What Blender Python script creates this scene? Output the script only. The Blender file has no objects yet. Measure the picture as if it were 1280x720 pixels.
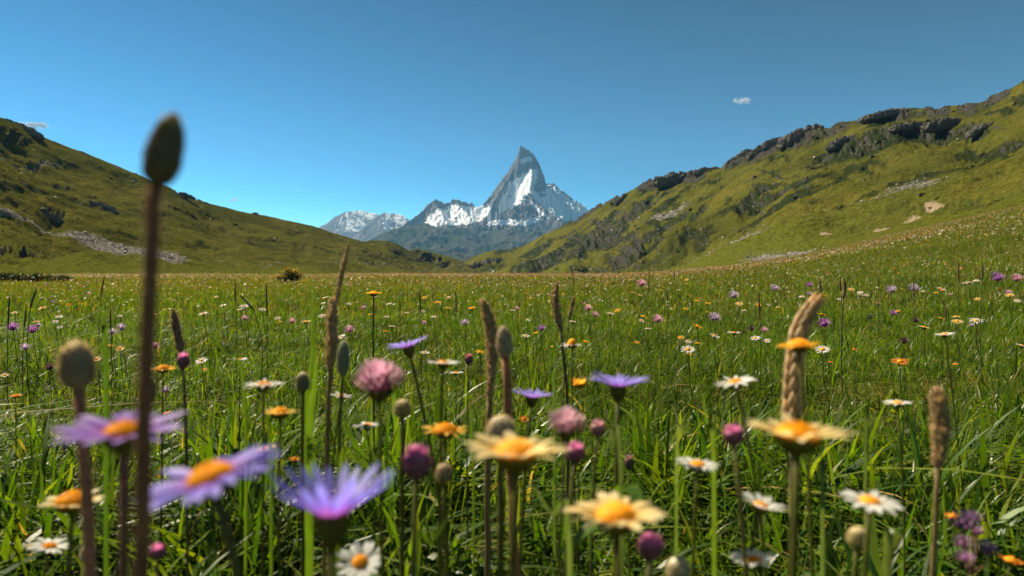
import bpy, math, random
import numpy as np
from mathutils import Vector, Matrix

R = math.radians
SC = bpy.context.scene
COL = SC.collection
rng = np.random.default_rng(7)
random.seed(7)

# ------------------------------------------------------------------ view
CAM_H = 0.50            # eye height above the valley floor
F = 853.33              # focal length in photo pixels (24 mm on a 36 mm sensor, 1280 px)
CX, HY = 640.0, 340.0   # image column of the view axis, row of the eye-level horizon


def at(px, py, d):
    """Point at depth d (metres along the view axis) seen at photo pixel px, py."""
    return Vector(((px - CX) / F * d, d, CAM_H - (py - HY) / F * d))


# ------------------------------------------------------------------ noise
def _hash(ix, iy, seed):
    h = (ix.astype(np.int64) * 374761393 + iy.astype(np.int64) * 668265263 + seed * 1442695041) & 0xFFFFFFFF
    h = ((h ^ (h >> 13)) * 1274126177) & 0xFFFFFFFF
    return ((h ^ (h >> 16)) & 0xFFFF) / 65535.0


def noise(x, y, seed=0):
    x = np.asarray(x, float); y = np.asarray(y, float)
    ix, iy = np.floor(x), np.floor(y)
    fx, fy = x - ix, y - iy
    ux, uy = fx * fx * fx * (fx * (fx * 6 - 15) + 10), fy * fy * fy * (fy * (fy * 6 - 15) + 10)

    def g(a, b):
        t = _hash(ix + a, iy + b, seed) * 2 * math.pi
        return np.cos(t) * (fx - a) + np.sin(t) * (fy - b)
    n0 = g(0, 0) * (1 - ux) + g(1, 0) * ux
    n1 = g(0, 1) * (1 - ux) + g(1, 1) * ux
    return (n0 * (1 - uy) + n1 * uy) * 1.5


def fbm(x, y, seed=0, o=4, g=0.5):
    a, s, t = 1.0, 0.0, 0.0
    for i in range(o):
        s = s + a * noise(x, y, seed + i * 17); t += a
        x = x * 2.03 + 3.1; y = y * 2.03 - 1.7; a *= g
    return s / t


def ridged(x, y, seed=0, o=4, g=0.5):
    a, s, t = 1.0, 0.0, 0.0
    for i in range(o):
        s = s + a * (1 - np.abs(noise(x, y, seed + i * 17)) * 1.6); t += a
        x = x * 2.1 + 5.3; y = y * 2.1 + 1.9; a *= g
    return s / t


def smooth(a, b, x):
    t = np.clip((x - a) / (b - a), 0, 1)
    return t * t * (3 - 2 * t)


# ------------------------------------------------------------------ mesh helpers
def link(name, me, parent=None):
    o = bpy.data.objects.new(name, me)
    COL.objects.link(o)
    if parent is not None:
        o.parent = parent
    return o


def np_mesh(name, verts, quads, cols=None, mat=None, smooth_shade=True, extra=None):
    """Mesh from numpy arrays: verts (n,3), quads (m,4) or tris (m,3)."""
    me = bpy.data.meshes.new(name)
    verts = np.asarray(verts, np.float32); quads = np.asarray(quads, np.int32)
    k = quads.shape[1]
    me.vertices.add(len(verts)); me.vertices.foreach_set('co', verts.ravel())
    me.loops.add(quads.size); me.loops.foreach_set('vertex_index', quads.ravel())
    me.polygons.add(len(quads))
    me.polygons.foreach_set('loop_start', np.arange(0, quads.size, k, dtype=np.int32))
    me.polygons.foreach_set('loop_total', np.full(len(quads), k, np.int32))
    me.polygons.foreach_set('use_smooth', np.full(len(quads), smooth_shade, bool))
    me.update(calc_edges=True)
    if cols is not None:
        set_col(me, 'Col', cols)
    for nm, arr in (extra or {}).items():
        at_ = me.attributes.new(nm, 'FLOAT', 'POINT')
        at_.data.foreach_set('value', np.asarray(arr, np.float32).ravel())
    if mat:
        me.materials.append(mat)
    return me


def set_col(me, nm, cols):
    cols = np.asarray(cols, np.float32)
    a = me.attributes.new(nm, 'FLOAT_COLOR', 'POINT')
    rgba = np.ones((len(cols), 4), np.float32); rgba[:, :3] = cols[:, :3]
    a.data.foreach_set('color', rgba.ravel())


def grid_faces(nr, nc, off=0):
    i = np.arange(nr - 1)[:, None] * nc + np.arange(nc - 1)[None, :]
    return np.stack([i, i + 1, i + nc + 1, i + nc], -1).reshape(-1, 4) + off


class MB:
    """Collects small pieces of one part (vertices, faces, colours)."""

    def __init__(self):
        self.v, self.f, self.c = [], [], []

    def add(self, vs, fs, cs):
        o = len(self.v)
        self.v += [tuple(p) for p in vs]
        self.f += [tuple(i + o for i in f) for f in fs]
        self.c += [tuple(c) for c in (cs if isinstance(cs, list) else [cs] * len(vs))]

    def rings(self, rings, cols, close_top=True, close_bot=True):
        n = len(rings[0]); vs, cs, fs = [], [], []
        for r, c in zip(rings, cols):
            vs += r; cs += [c] * n
        for i in range(len(rings) - 1):
            for j in range(n):
                k = (j + 1) % n
                fs.append((i * n + j, i * n + k, (i + 1) * n + k, (i + 1) * n + j))
        if close_top: fs.append(tuple(range((len(rings) - 1) * n, len(rings) * n)))
        if close_bot: fs.append(tuple(range(n - 1, -1, -1)))
        self.add(vs, fs, cs)

    def tube(self, pts, radii, cols, n=7):
        pts = [Vector(p) for p in pts]
        if not isinstance(radii, list): radii = [radii] * len(pts)
        if not isinstance(cols, list): cols = [cols] * len(pts)
        rings = []; up = Vector((0.31, 0.9, 0.2)).normalized()
        for i, p in enumerate(pts):
            t = (pts[min(i + 1, len(pts) - 1)] - pts[max(i - 1, 0)]).normalized()
            a = t.cross(up).normalized(); b = t.cross(a)
            rings.append([p + (a * math.cos(2 * math.pi * k / n) + b * math.sin(2 * math.pi * k / n)) * radii[i] for k in range(n)])
        self.rings(rings, cols)

    def lathe(self, prof, cols, n=10, M=None, jit=0.0):
        """prof: list of (radius, z)."""
        rings = []
        for r, z in prof:
            rg = []
            for k in range(n):
                a = 2 * math.pi * k / n
                q = r * (1 + random.uniform(-jit, jit))
                p = Vector((q * math.cos(a), q * math.sin(a), z))
                rg.append(M @ p if M else p)
            rings.append(rg)
        self.rings(rings, cols)

    def strip(self, pts, widths, side, cols, cup=0.0, nrm=None):
        """Ribbon: centre points, widths, side vector(s); cup lifts the edges along nrm (a petal, a leaf)."""
        vs, fs, cs = [], [], []
        for i, p in enumerate(pts):
            s = side[i] if isinstance(side, list) else side
            nn = nrm[i] if isinstance(nrm, list) else (nrm or Vector((0, 0, 1)))
            w = widths[i] * 0.5
            c = cols[i] if isinstance(cols, list) else cols
            vs += [p - s * w + nn * (cup * w), p, p + s * w + nn * (cup * w)]
            cs += [c, c, c]
        for i in range(len(pts) - 1):
            a = i * 3
            fs += [(a, a + 1, a + 4, a + 3), (a + 1, a + 2, a + 5, a + 4)]
        self.add(vs, fs, cs)

    def build(self, name, mat, parent=None, smooth_shade=True):
        me = bpy.data.meshes.new(name)
        me.from_pydata(self.v, [], self.f)
        if smooth_shade:
            me.polygons.foreach_set('use_smooth', np.ones(len(self.f), bool))
        set_col(me, 'Col', np.array(self.c))
        me.materials.append(mat)
        me.update()
        return link(name, me, parent)


def vmul(c, k):
    return tuple(min(1.0, x * k) for x in c)


def vmix(a, b, t):
    return tuple(x * (1 - t) + y * t for x, y in zip(a, b))


# ------------------------------------------------------------------ materials
def new_mat(name):
    m = bpy.data.materials.new(name); m.use_nodes = True
    nt = m.node_tree; nt.nodes.clear()
    out = nt.nodes.new('ShaderNodeOutputMaterial')
    return m, nt, out


def nd(nt, kind, **kw):
    n = nt.nodes.new(kind)
    for k, v in kw.items():
        if k.startswith('i_'):
            n.inputs[k[2:].replace('_', ' ')].default_value = v
        else:
            setattr(n, k, v)
    return n


def plant_mat(name, trans=0.4, gloss=0.05, rough=0.4, tint=(1.15, 1.1, 0.6), nscale=180.0, namp=0.25):
    """Leaf and petal surface: own colour from the mesh, thin and translucent."""
    m, nt, out = new_mat(name); L = nt.links.new
    a = nd(nt, 'ShaderNodeAttribute', attribute_name='Col')
    tc = nd(nt, 'ShaderNodeTexCoord')
    nz = nd(nt, 'ShaderNodeTexNoise'); nz.inputs['Scale'].default_value = nscale; nz.inputs['Detail'].default_value = 3
    L(tc.outputs['Object'], nz.inputs['Vector'])
    mr = nd(nt, 'ShaderNodeMapRange'); mr.inputs['To Min'].default_value = 1 - namp; mr.inputs['To Max'].default_value = 1 + namp
    mr.inputs['From Min'].default_value = 0.3; mr.inputs['From Max'].default_value = 0.7
    L(nz.outputs['Fac'], mr.inputs['Value'])
    mul = nd(nt, 'ShaderNodeVectorMath', operation='SCALE')
    L(a.outputs['Color'], mul.inputs[0]); L(mr.outputs['Result'], mul.inputs['Scale'])
    d = nd(nt, 'ShaderNodeBsdfDiffuse'); t = nd(nt, 'ShaderNodeBsdfTranslucent')
    tm = nd(nt, 'ShaderNodeVectorMath', operation='MULTIPLY'); tm.inputs[1].default_value = tint
    L(mul.outputs[0], d.inputs['Color']); L(mul.outputs[0], tm.inputs[0]); L(tm.outputs[0], t.inputs['Color'])
    mx = nd(nt, 'ShaderNodeMixShader'); mx.inputs[0].default_value = trans
    L(d.outputs[0], mx.inputs[1]); L(t.outputs[0], mx.inputs[2])
    g = nd(nt, 'ShaderNodeBsdfGlossy'); g.inputs['Roughness'].default_value = rough
    mg = nd(nt, 'ShaderNodeMixShader'); mg.inputs[0].default_value = gloss
    L(mx.outputs[0], mg.inputs[1]); L(g.outputs[0], mg.inputs[2])
    L(mg.outputs[0], out.inputs['Surface'])
    return m


M_GRASS = plant_mat('grass_blade', 0.52, 0.022, 0.38, (1.5, 1.45, 0.3), 40, 0.2)
M_STEM = plant_mat('plant_stem', 0.25, 0.015, 0.5, (1.1, 1.1, 0.6), 250, 0.25)
M_PETAL = plant_mat('petal', 0.58, 0.03, 0.5, (1.05, 1.0, 1.0), 300, 0.12)
M_DISC = plant_mat('flower_disc', 0.15, 0.02, 0.6, (1.1, 0.9, 0.5), 900, 0.35)
M_BUD = plant_mat('bud_skin', 0.12, 0.03, 0.6, (1.1, 1.0, 0.6), 500, 0.3)
M_FUZZ = plant_mat('dry_bristle', 0.50, 0.02, 0.6, (1.2, 1.05, 0.75), 200, 0.2)
M_SHRUB = plant_mat('shrub_leaf', 0.30, 0.04, 0.45, (1.2, 1.2, 0.5), 8, 0.3)

M_STONE = plant_mat('scree_stone', 0.0, 0.0, 0.8, (1, 1, 1), 2.0, 0.3)


def soil_mat():
    m, nt, out = new_mat('meadow_soil'); L = nt.links.new
    tc = nd(nt, 'ShaderNodeTexCoord')
    n1 = nd(nt, 'ShaderNodeTexNoise'); n1.inputs['Scale'].default_value = 0.35; n1.inputs['Detail'].default_value = 8
    n2 = nd(nt, 'ShaderNodeTexNoise'); n2.inputs['Scale'].default_value = 28; n2.inputs['Detail'].default_value = 6
    L(tc.outputs['Object'], n1.inputs['Vector']); L(tc.outputs['Object'], n2.inputs['Vector'])
    r1 = nd(nt, 'ShaderNodeValToRGB'); e = r1.color_ramp.elements
    e[0].position = 0.32; e[0].color = (0.045, 0.062, 0.012, 1); e[1].position = 0.7; e[1].color = (0.10, 0.105, 0.022, 1)
    r2 = nd(nt, 'ShaderNodeValToRGB'); e = r2.color_ramp.elements
    e[0].position = 0.35; e[0].color = (0.4, 0.36, 0.3, 1); e[1].position = 0.7; e[1].color = (1.25, 1.2, 1.1, 1)
    L(n1.outputs['Fac'], r1.inputs[0]); L(n2.outputs['Fac'], r2.inputs[0])
    mx = nd(nt, 'ShaderNodeMix', data_type='RGBA', blend_type='MULTIPLY'); mx.inputs[0].default_value = 1
    L(r1.outputs[0], mx.inputs[6]); L(r2.outputs[0], mx.inputs[7])
    # bare brown earth where the mesh says so
    at_ = nd(nt, 'ShaderNodeAttribute', attribute_name='bare')
    mb = nd(nt, 'ShaderNodeMix', data_type='RGBA'); mb.inputs[7].default_value = (0.045, 0.03, 0.018, 1)
    L(at_.outputs['Fac'], mb.inputs[0]); L(mx.outputs[2], mb.inputs[6])
    b = nd(nt, 'ShaderNodeBump'); b.inputs['Strength'].default_value = 0.7; b.inputs['Distance'].default_value = 0.02
    L(n2.outputs['Fac'], b.inputs['Height'])
    p = nd(nt, 'ShaderNodeBsdfDiffuse'); L(mb.outputs[2], p.inputs['Color']); L(b.outputs[0], p.inputs['Normal'])
    L(p.outputs[0], out.inputs['Surface'])
    return m


def hill_mat():
    """Alpine turf with rock where the ground is steep or broken, scree and dry earth from masks."""
    m, nt, out = new_mat('alpine_turf'); L = nt.links.new
    tc = nd(nt, 'ShaderNodeTexCoord')

    def nz(scale, det, rough=0.55, stretch=None):
        n = nd(nt, 'ShaderNodeTexNoise'); n.inputs['Scale'].default_value = scale; n.inputs['Detail'].default_value = det
        n.inputs['Roughness'].default_value = rough
        if stretch:
            mp = nd(nt, 'ShaderNodeMapping'); mp.inputs['Scale'].default_value = stretch
            L(tc.outputs['Object'], mp.inputs['Vector']); L(mp.outputs[0], n.inputs['Vector'])
        else:
            L(tc.outputs['Object'], n.inputs['Vector'])
        return n
    big = nz(0.02, 6); mid = nz(0.12, 7, 0.65, (1, 1, 2.2)); fine = nz(0.9, 6, 0.7)
    ramp = nd(nt, 'ShaderNodeValToRGB'); e = ramp.color_ramp.elements
    e[0].position = 0.25; e[0].color = (0.046, 0.051, 0.010, 1)
    e[1].position = 0.75; e[1].color = (0.122, 0.106, 0.021, 1)
    x = ramp.color_ramp.elements.new(0.5); x.color = (0.080, 0.080, 0.013, 1)
    add = nd(nt, 'ShaderNodeMath', operation='MULTIPLY_ADD'); add.inputs[1].default_value = 0.55; add.inputs[2].default_value = -0.275
    L(mid.outputs['Fac'], add.inputs[0])
    a2 = nd(nt, 'ShaderNodeMath', operation='ADD'); L(add.outputs[0], a2.inputs[0]); L(big.outputs['Fac'], a2.inputs[1])
    L(a2.outputs[0], ramp.inputs[0])
    fr = nd(nt, 'ShaderNodeMapRange'); fr.inputs['From Min'].default_value = 0.3; fr.inputs['From Max'].default_value = 0.7
    fr.inputs['To Min'].default_value = 0.35; fr.inputs['To Max'].default_value = 1.65
    L(fine.outputs['Fac'], fr.inputs[0])
    turf = nd(nt, 'ShaderNodeVectorMath', operation='SCALE'); L(ramp.outputs[0], turf.inputs[0]); L(fr.outputs[0], turf.inputs['Scale'])
    # dark heather tone, also painted as shade on scarps and in hollows, lusher grass at the foot
    ah = nd(nt, 'ShaderNodeAttribute', attribute_name='heath_shade')
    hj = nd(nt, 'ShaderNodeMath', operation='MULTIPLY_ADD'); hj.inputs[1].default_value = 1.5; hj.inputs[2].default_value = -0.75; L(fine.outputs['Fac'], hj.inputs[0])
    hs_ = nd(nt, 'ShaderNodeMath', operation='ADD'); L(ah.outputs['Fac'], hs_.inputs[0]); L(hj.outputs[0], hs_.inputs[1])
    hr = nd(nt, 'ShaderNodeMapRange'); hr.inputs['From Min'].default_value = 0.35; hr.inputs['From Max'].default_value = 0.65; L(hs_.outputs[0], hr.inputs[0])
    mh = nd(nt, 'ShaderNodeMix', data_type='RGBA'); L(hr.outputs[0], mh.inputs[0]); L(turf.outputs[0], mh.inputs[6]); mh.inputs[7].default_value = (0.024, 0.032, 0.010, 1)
    al_ = nd(nt, 'ShaderNodeAttribute', attribute_name='lush')
    lg = nd(nt, 'ShaderNodeVectorMath', operation='SCALE'); lg.inputs[0].default_value = (0.090, 0.098, 0.015); L(fr.outputs[0], lg.inputs['Scale'])
    ml = nd(nt, 'ShaderNodeMix', data_type='RGBA'); L(al_.outputs['Fac'], ml.inputs[0]); L(mh.outputs[2], ml.inputs[6]); L(lg.outputs[0], ml.inputs[7])
    # rock
    rk = nd(nt, 'ShaderNodeValToRGB'); e = rk.color_ramp.elements
    e[0].position = 0.3; e[0].color = (0.022, 0.022, 0.020, 1); e[1].position = 0.72; e[1].color = (0.085, 0.078, 0.065, 1)
    rn = nz(0.5, 8, 0.72); L(rn.outputs['Fac'], rk.inputs[0])
    ar = nd(nt, 'ShaderNodeAttribute', attribute_name='rock')
    geo = nd(nt, 'ShaderNodeNewGeometry'); sep = nd(nt, 'ShaderNodeSeparateXYZ'); L(geo.outputs['True Normal'], sep.inputs[0])
    st = nd(nt, 'ShaderNodeMapRange'); st.inputs['From Min'].default_value = 0.58; st.inputs['From Max'].default_value = 0.36
    L(sep.outputs['Z'], st.inputs[0])
    mxm = nd(nt, 'ShaderNodeMath', operation='MAXIMUM'); L(ar.outputs['Fac'], mxm.inputs[0]); L(st.outputs[0], mxm.inputs[1])
    j = nd(nt, 'ShaderNodeMath', operation='MULTIPLY_ADD'); j.inputs[1].default_value = 1.2; j.inputs[2].default_value = -0.6
    L(rn.outputs['Fac'], j.inputs[0])
    s2 = nd(nt, 'ShaderNodeMath', operation='ADD'); L(mxm.outputs[0], s2.inputs[0]); L(j.outputs[0], s2.inputs[1])
    s3 = nd(nt, 'ShaderNodeMapRange'); s3.inputs['From Min'].default_value = 0.42; s3.inputs['From Max'].default_value = 0.62
    L(s2.outputs[0], s3.inputs[0])
    m1 = nd(nt, 'ShaderNodeMix', data_type='RGBA'); L(s3.outputs[0], m1.inputs[0]); L(ml.outputs[2], m1.inputs[6]); L(rk.outputs[0], m1.inputs[7])
    # scree: pale stones
    vo = nd(nt, 'ShaderNodeTexVoronoi'); vo.inputs['Scale'].default_value = 1.1; L(tc.outputs['Object'], vo.inputs['Vector'])
    sc = nd(nt, 'ShaderNodeValToRGB'); e = sc.color_ramp.elements
    e[0].position = 0.1; e[0].color = (0.34, 0.31, 0.27, 1); e[1].position = 0.8; e[1].color = (0.06, 0.055, 0.045, 1)
    L(vo.outputs['Distance'], sc.inputs[0])
    asx = nd(nt, 'ShaderNodeAttribute', attribute_name='scree')
    m2 = nd(nt, 'ShaderNodeMix', data_type='RGBA'); L(m1.outputs[2], m2.inputs[6]); L(sc.outputs[0], m2.inputs[7])
    sj = nd(nt, 'ShaderNodeMath', operation='ADD'); L(asx.outputs['Fac'], sj.inputs[0]); L(j.outputs[0], sj.inputs[1])
    sj2 = nd(nt, 'ShaderNodeMapRange'); sj2.inputs['From Min'].default_value = 0.4; sj2.inputs['From Max'].default_value = 0.6
    L(sj.outputs[0], sj2.inputs[0]); L(sj2.outputs[0], m2.inputs[0])
    ad = nd(nt, 'ShaderNodeAttribute', attribute_name='dirt')
    m3 = nd(nt, 'ShaderNodeMix', data_type='RGBA'); L(ad.outputs['Fac'], m3.inputs[0]); L(m2.outputs[2], m3.inputs[6])
    m3.inputs[7].default_value = (0.30, 0.23, 0.15, 1)
    bp = nd(nt, 'ShaderNodeBump'); bp.inputs['Strength'].default_value = 1.0; bp.inputs['Distance'].default_value = 1.4
    bsum = nd(nt, 'ShaderNodeMath', operation='ADD'); L(mid.outputs['Fac'], bsum.inputs[0]); L(fine.outputs['Fac'], bsum.inputs[1])
    L(bsum.outputs[0], bp.inputs['Height'])
    d = nd(nt, 'ShaderNodeBsdfDiffuse'); L(m3.outputs[2], d.inputs['Color']); L(bp.outputs[0], d.inputs['Normal'])
    L(d.outputs[0], out.inputs['Surface'])
    return m


def peak_mat(name, rock_lo, rock_hi, scale=0.01, green=None):
    m, nt, out = new_mat(name); L = nt.links.new
    tc = nd(nt, 'ShaderNodeTexCoord')
    mp = nd(nt, 'ShaderNodeMapping'); mp.inputs['Scale'].default_value = (1, 1, 0.45); L(tc.outputs['Object'], mp.inputs['Vector'])
    n1 = nd(nt, 'ShaderNodeTexNoise'); n1.inputs['Scale'].default_value = scale; n1.inputs['Detail'].default_value = 9; n1.inputs['Roughness'].default_value = 0.68
    L(mp.outputs[0], n1.inputs['Vector'])
    rk = nd(nt, 'ShaderNodeValToRGB'); e = rk.color_ramp.elements
    e[0].position = 0.32; e[0].color = (*rock_lo, 1); e[1].position = 0.68; e[1].color = (*rock_hi, 1)
    L(n1.outputs['Fac'], rk.inputs[0])
    src = rk.outputs[0]
    if green:
        ag = nd(nt, 'ShaderNodeAttribute', attribute_name='turf')
        mg = nd(nt, 'ShaderNodeMix', data_type='RGBA'); L(ag.outputs['Fac'], mg.inputs[0]); L(src, mg.inputs[6]); mg.inputs[7].default_value = (*green, 1)
        src = mg.outputs[2]
    a = nd(nt, 'ShaderNodeAttribute', attribute_name='snow')
    j = nd(nt, 'ShaderNodeMath', operation='MULTIPLY_ADD'); j.inputs[1].default_value = 1.1; j.inputs[2].default_value = -0.55
    L(n1.outputs['Fac'], j.inputs[0])
    s = nd(nt, 'ShaderNodeMath', operation='ADD'); L(a.outputs['Fac'], s.inputs[0]); L(j.outputs[0], s.inputs[1])
    mr = nd(nt, 'ShaderNodeMapRange'); mr.inputs['From Min'].default_value = 0.46; mr.inputs['From Max'].default_value = 0.56
    L(s.outputs[0], mr.inputs[0])
    mx = nd(nt, 'ShaderNodeMix', data_type='RGBA'); L(mr.outputs[0], mx.inputs[0]); L(src, mx.inputs[6]); mx.inputs[7].default_value = (0.85, 0.87, 0.9, 1)
    bp = nd(nt, 'ShaderNodeBump'); bp.inputs['Strength'].default_value = 1.0; bp.inputs['Distance'].default_value = 0.5 / scale
    L(n1.outputs['Fac'], bp.inputs['Height'])
    d = nd(nt, 'ShaderNodeBsdfDiffuse'); L(mx.outputs[2], d.inputs['Color']); L(bp.outputs[0], d.inputs['Normal'])
    L(d.outputs[0], out.inputs['Surface'])
    return m


def rock_mat():
    m, nt, out = new_mat('dark_crag_rock'); L = nt.links.new
    tc = nd(nt, 'ShaderNodeTexCoord')
    n = nd(nt, 'ShaderNodeTexNoise'); n.inputs['Scale'].default_value = 0.5; n.inputs['Detail'].default_value = 8; n.inputs['Roughness'].default_value = 0.7
    L(tc.outputs['Object'], n.inputs['Vector'])
    r = nd(nt, 'ShaderNodeValToRGB'); e = r.color_ramp.elements
    e[0].position = 0.3; e[0].color = (0.045, 0.043, 0.04, 1); e[1].position = 0.7; e[1].color = (0.19, 0.175, 0.155, 1)
    L(n.outputs['Fac'], r.inputs[0])
    geo = nd(nt, 'ShaderNodeNewGeometry'); sp = nd(nt, 'ShaderNodeSeparateXYZ'); L(geo.outputs['Normal'], sp.inputs[0])
    ad = nd(nt, 'ShaderNodeMath', operation='MULTIPLY_ADD'); ad.inputs[1].default_value = 0.8; L(n.outputs['Fac'], ad.inputs[0]); L(sp.outputs['Z'], ad.inputs[2])
    mr = nd(nt, 'ShaderNodeMapRange'); mr.inputs['From Min'].default_value = 1.22; mr.inputs['From Max'].default_value = 1.4; L(ad.outputs[0], mr.inputs[0])
    mx = nd(nt, 'ShaderNodeMix', data_type='RGBA'); L(mr.outputs[0], mx.inputs[0]); L(r.outputs[0], mx.inputs[6]); mx.inputs[7].default_value = (0.10, 0.10, 0.025, 1)
    b = nd(nt, 'ShaderNodeBump'); b.inputs['Strength'].default_value = 0.9; b.inputs['Distance'].default_value = 0.8; L(n.outputs['Fac'], b.inputs['Height'])
    d = nd(nt, 'ShaderNodeBsdfDiffuse'); L(mx.outputs[2], d.inputs['Color']); L(b.outputs[0], d.inputs['Normal'])
    L(d.outputs[0], out.inputs['Surface'])
    return m


M_SOIL, M_HILL, M_ROCK = soil_mat(), hill_mat(), rock_mat()

# ------------------------------------------------------------------ terrain
def edge_row(px):
    """Photo row of the meadow's upper edge (foot of the slopes) per column."""
    return np.interp(px, [-600, 0, 640, 760, 820, 900, 1000, 1100, 1280, 1700, 2400], [341, 341, 341, 340.5, 338, 330, 316, 292, 252, 195, 150])


def ground_z(X, Y):
    X = np.asarray(X, float); Y = np.asarray(Y, float)
    Yp = np.maximum(Y, 0)
    u = X / (Yp + 1.2)
    e = (HY - edge_row(CX + F * u)) / F
    z = Yp * e * smooth(-2.0, 26, Y) * np.where(e > 0, 1, 0)
    z = z - np.maximum(Yp - 150, 0) * 0.009
    z = np.maximum(z, -60)
    d = np.hypot(X, Y)
    z = z + 0.035 * fbm(X * 0.55, Y * 0.55, 3, 3) * smooth(0.6, 3, d) + 0.22 * fbm(X * 0.06, Y * 0.06, 5, 3) * smooth(6, 40, d)
    return z


def foot_l(px): return np.interp(px, [-900, 0, 200, 400, 600, 700], [100, 110, 150, 300, 800, 900])
def crest_l(px): return np.interp(px, [-900, 0, 300, 600, 700], [260, 360, 560, 1000, 1100])
def row_l(px): return np.interp(px, [-900, -400, -150, 0, 20, 50, 75, 100, 150, 200, 240, 262, 285, 300, 350, 400, 450, 500, 540, 570, 600, 640, 700],
                                [30, 60, 105, 148, 155, 170, 181, 190, 209, 229, 241, 254, 260, 264, 273, 285, 296, 304, 315, 324, 337, 347, 352])
def foot_r(px): return np.interp(px, [520, 640, 800, 900, 1000, 1280, 1700, 2300], [750, 600, 300, 200, 140, 75, 50, 40])
def crest_r(px): return np.interp(px, [520, 700, 800, 900, 1000, 1280, 1700, 2300], [1350, 1000, 760, 610, 490, 310, 220, 180])
def row_r(px): return np.interp(px, [520, 565, 578, 590, 610, 640, 665, 700, 735, 752, 770, 800, 828, 860, 900, 912, 945, 985, 1010, 1060, 1085, 1115, 1150, 1200, 1225, 1255, 1280, 1500, 1700, 2300],
                                [354, 342, 328, 321, 314, 308, 300, 285, 266, 256, 248, 232, 221, 217, 213, 205, 190, 173, 163, 152, 142, 137, 135, 133, 128, 113, 100, 40, 10, -30])


# broken edges, gullies and slumps: photo column, row, half width, half height, drop angle (degrees down to the right), strength
SCARP_L = [(118, 256, 44, 6, 14, 1.0), (66, 271, 17, 8, 5, 1.0), (82, 228, 14, 5, 12, .9), (163, 225, 15, 6, 25, .9), (22, 312, 70, 13, 3, 1.3),
           (20, 190, 40, 6, 18, .8), (236, 240, 20, 6, 30, 1.0), (30, 205, 26, 5, 10, .7), (272, 268, 26, 5, 20, .5), (377, 309, 10, 4, 5, .8),
           (533, 318, 34, 8, 28, 1.1), (440, 287, 34, 5, 20, 1.0), (300, 280, 22, 4, 12, .7), (190, 300, 34, 5, 8, .5), (330, 300, 40, 4, 8, .6),
           (250, 306, 34, 3, 6, .6), (430, 318, 44, 4, 8, .6), (10, 165, 36, 7, 22, 1.0), (145, 270, 22, 4, 10, .7), (390, 296, 26, 4, 15, .5),
           (480, 305, 30, 4, 20, .6), (60, 245, 34, 4, 10, .6), (205, 262, 30, 4, 16, .5), (-60, 250, 60, 9, 5, 1), (-150, 200, 60, 10, 8, 1)]
SCARP_R = [(600, 334, 40, 11, -14, .6), (655, 332, 30, 8, -25, .8), (738, 298, 28, 12, -38, 1.2), (787, 308, 34, 14, -32, 1.3), (778, 276, 26, 8, -35, 1.1),
           (858, 298, 22, 8, -35, 1.2), (873, 267, 16, 7, -38, 1.0), (842, 275, 24, 7, -25, 1.0), (882, 291, 14, 7, -30, .9), (804, 253, 15, 5, -30, .8),
           (724, 337, 44, 8, -14, 1.2), (700, 312, 24, 6, -38, .9), (850, 222, 28, 7, -8, 1.3), (1019, 224, 26, 7, -12, 1.1), (1076, 209, 34, 6, -12, 1.0),
           (967, 240, 38, 7, -25, 1.3), (935, 248, 20, 9, -40, 1.1), (958, 228, 18, 5, -20, .9), (1060, 180, 55, 9, -12, 1.3), (1000, 172, 45, 8, -20, 1.3),
           (1190, 158, 55, 9, 2, 1.3), (1125, 160, 60, 7, -12, 1.2), (1250, 178, 40, 7, -12, 1.0), (1222, 203, 18, 5, -18, .9), (1205, 188, 16, 4, -14, .8),
           (1180, 257, 62, 4, -9, .9), (1252, 245, 46, 5, -8, 1.0), (1115, 262, 30, 4, -18, .8), (760, 330, 40, 5, -14, .9), (640, 308, 26, 6, -25, .8),
           (900, 325, 40, 4, -14, .5), (915, 268, 22, 5, -35, .7), (1040, 250, 30, 4, -20, .5), (830, 320, 34, 4, -18, .7), (1130, 142, 36, 6, -5, 1.2),
           (680, 325, 24, 7, -35, 1), (820, 285, 16, 7, -40, .9), (1340, 190, 60, 10, -10, 1), (1380, 250, 60, 8, -10, .8)]


_r = random.Random(19)
for _ in range(70):
    _x = _r.uniform(650, 1290); _c = float(row_r(_x)) + 9; _e = float(edge_row(_x)) - 9
    SCARP_R.append((_x, _c + (_e - _c) * _r.random() ** 1.2, _r.uniform(7, 30), _r.uniform(1.6, 4.2), _r.uniform(-34, -12) if _x < 950 else _r.uniform(-20, -4), _r.uniform(.5, 1.1)))
for _ in range(34):
    _x = _r.uniform(-60, 560); _c = float(row_l(_x)) + 7; _e = 330
    if _e > _c: SCARP_L.append((_x, _c + (_e - _c) * _r.random(), _r.uniform(7, 28), _r.uniform(1.5, 3.2), _r.uniform(2, 18), _r.uniform(.4, .8)))


def scarps(px, row, items):
    drop = np.zeros_like(px); rock = np.zeros_like(px)
    wob = fbm(px * 0.06, row * 0.12, 41, 3)
    wob2 = fbm(px * 0.2, row * 0.3, 43, 2)
    for (cx, cy, hw, hh, ang, st) in items:
        a = R(ang)
        dx, dy = px - cx, row - cy
        al = dx * math.cos(a) + dy * math.sin(a)
        ac = -dx * math.sin(a) + dy * math.cos(a) + wob * hh * 1.0 + wob2 * hh * .5
        fall = np.exp(-(al / hw) ** 4)
        t = ac / hh
        step = smooth(-0.9, 0.35, t) * (1 - smooth(0.4, 4.5, t))
        drop += fall * step * hh * st
        rock += fall * np.exp(-((t + 0.1) / 0.65) ** 2) * min(1, st)
    return drop, np.clip(rock, 0, 1)


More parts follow.
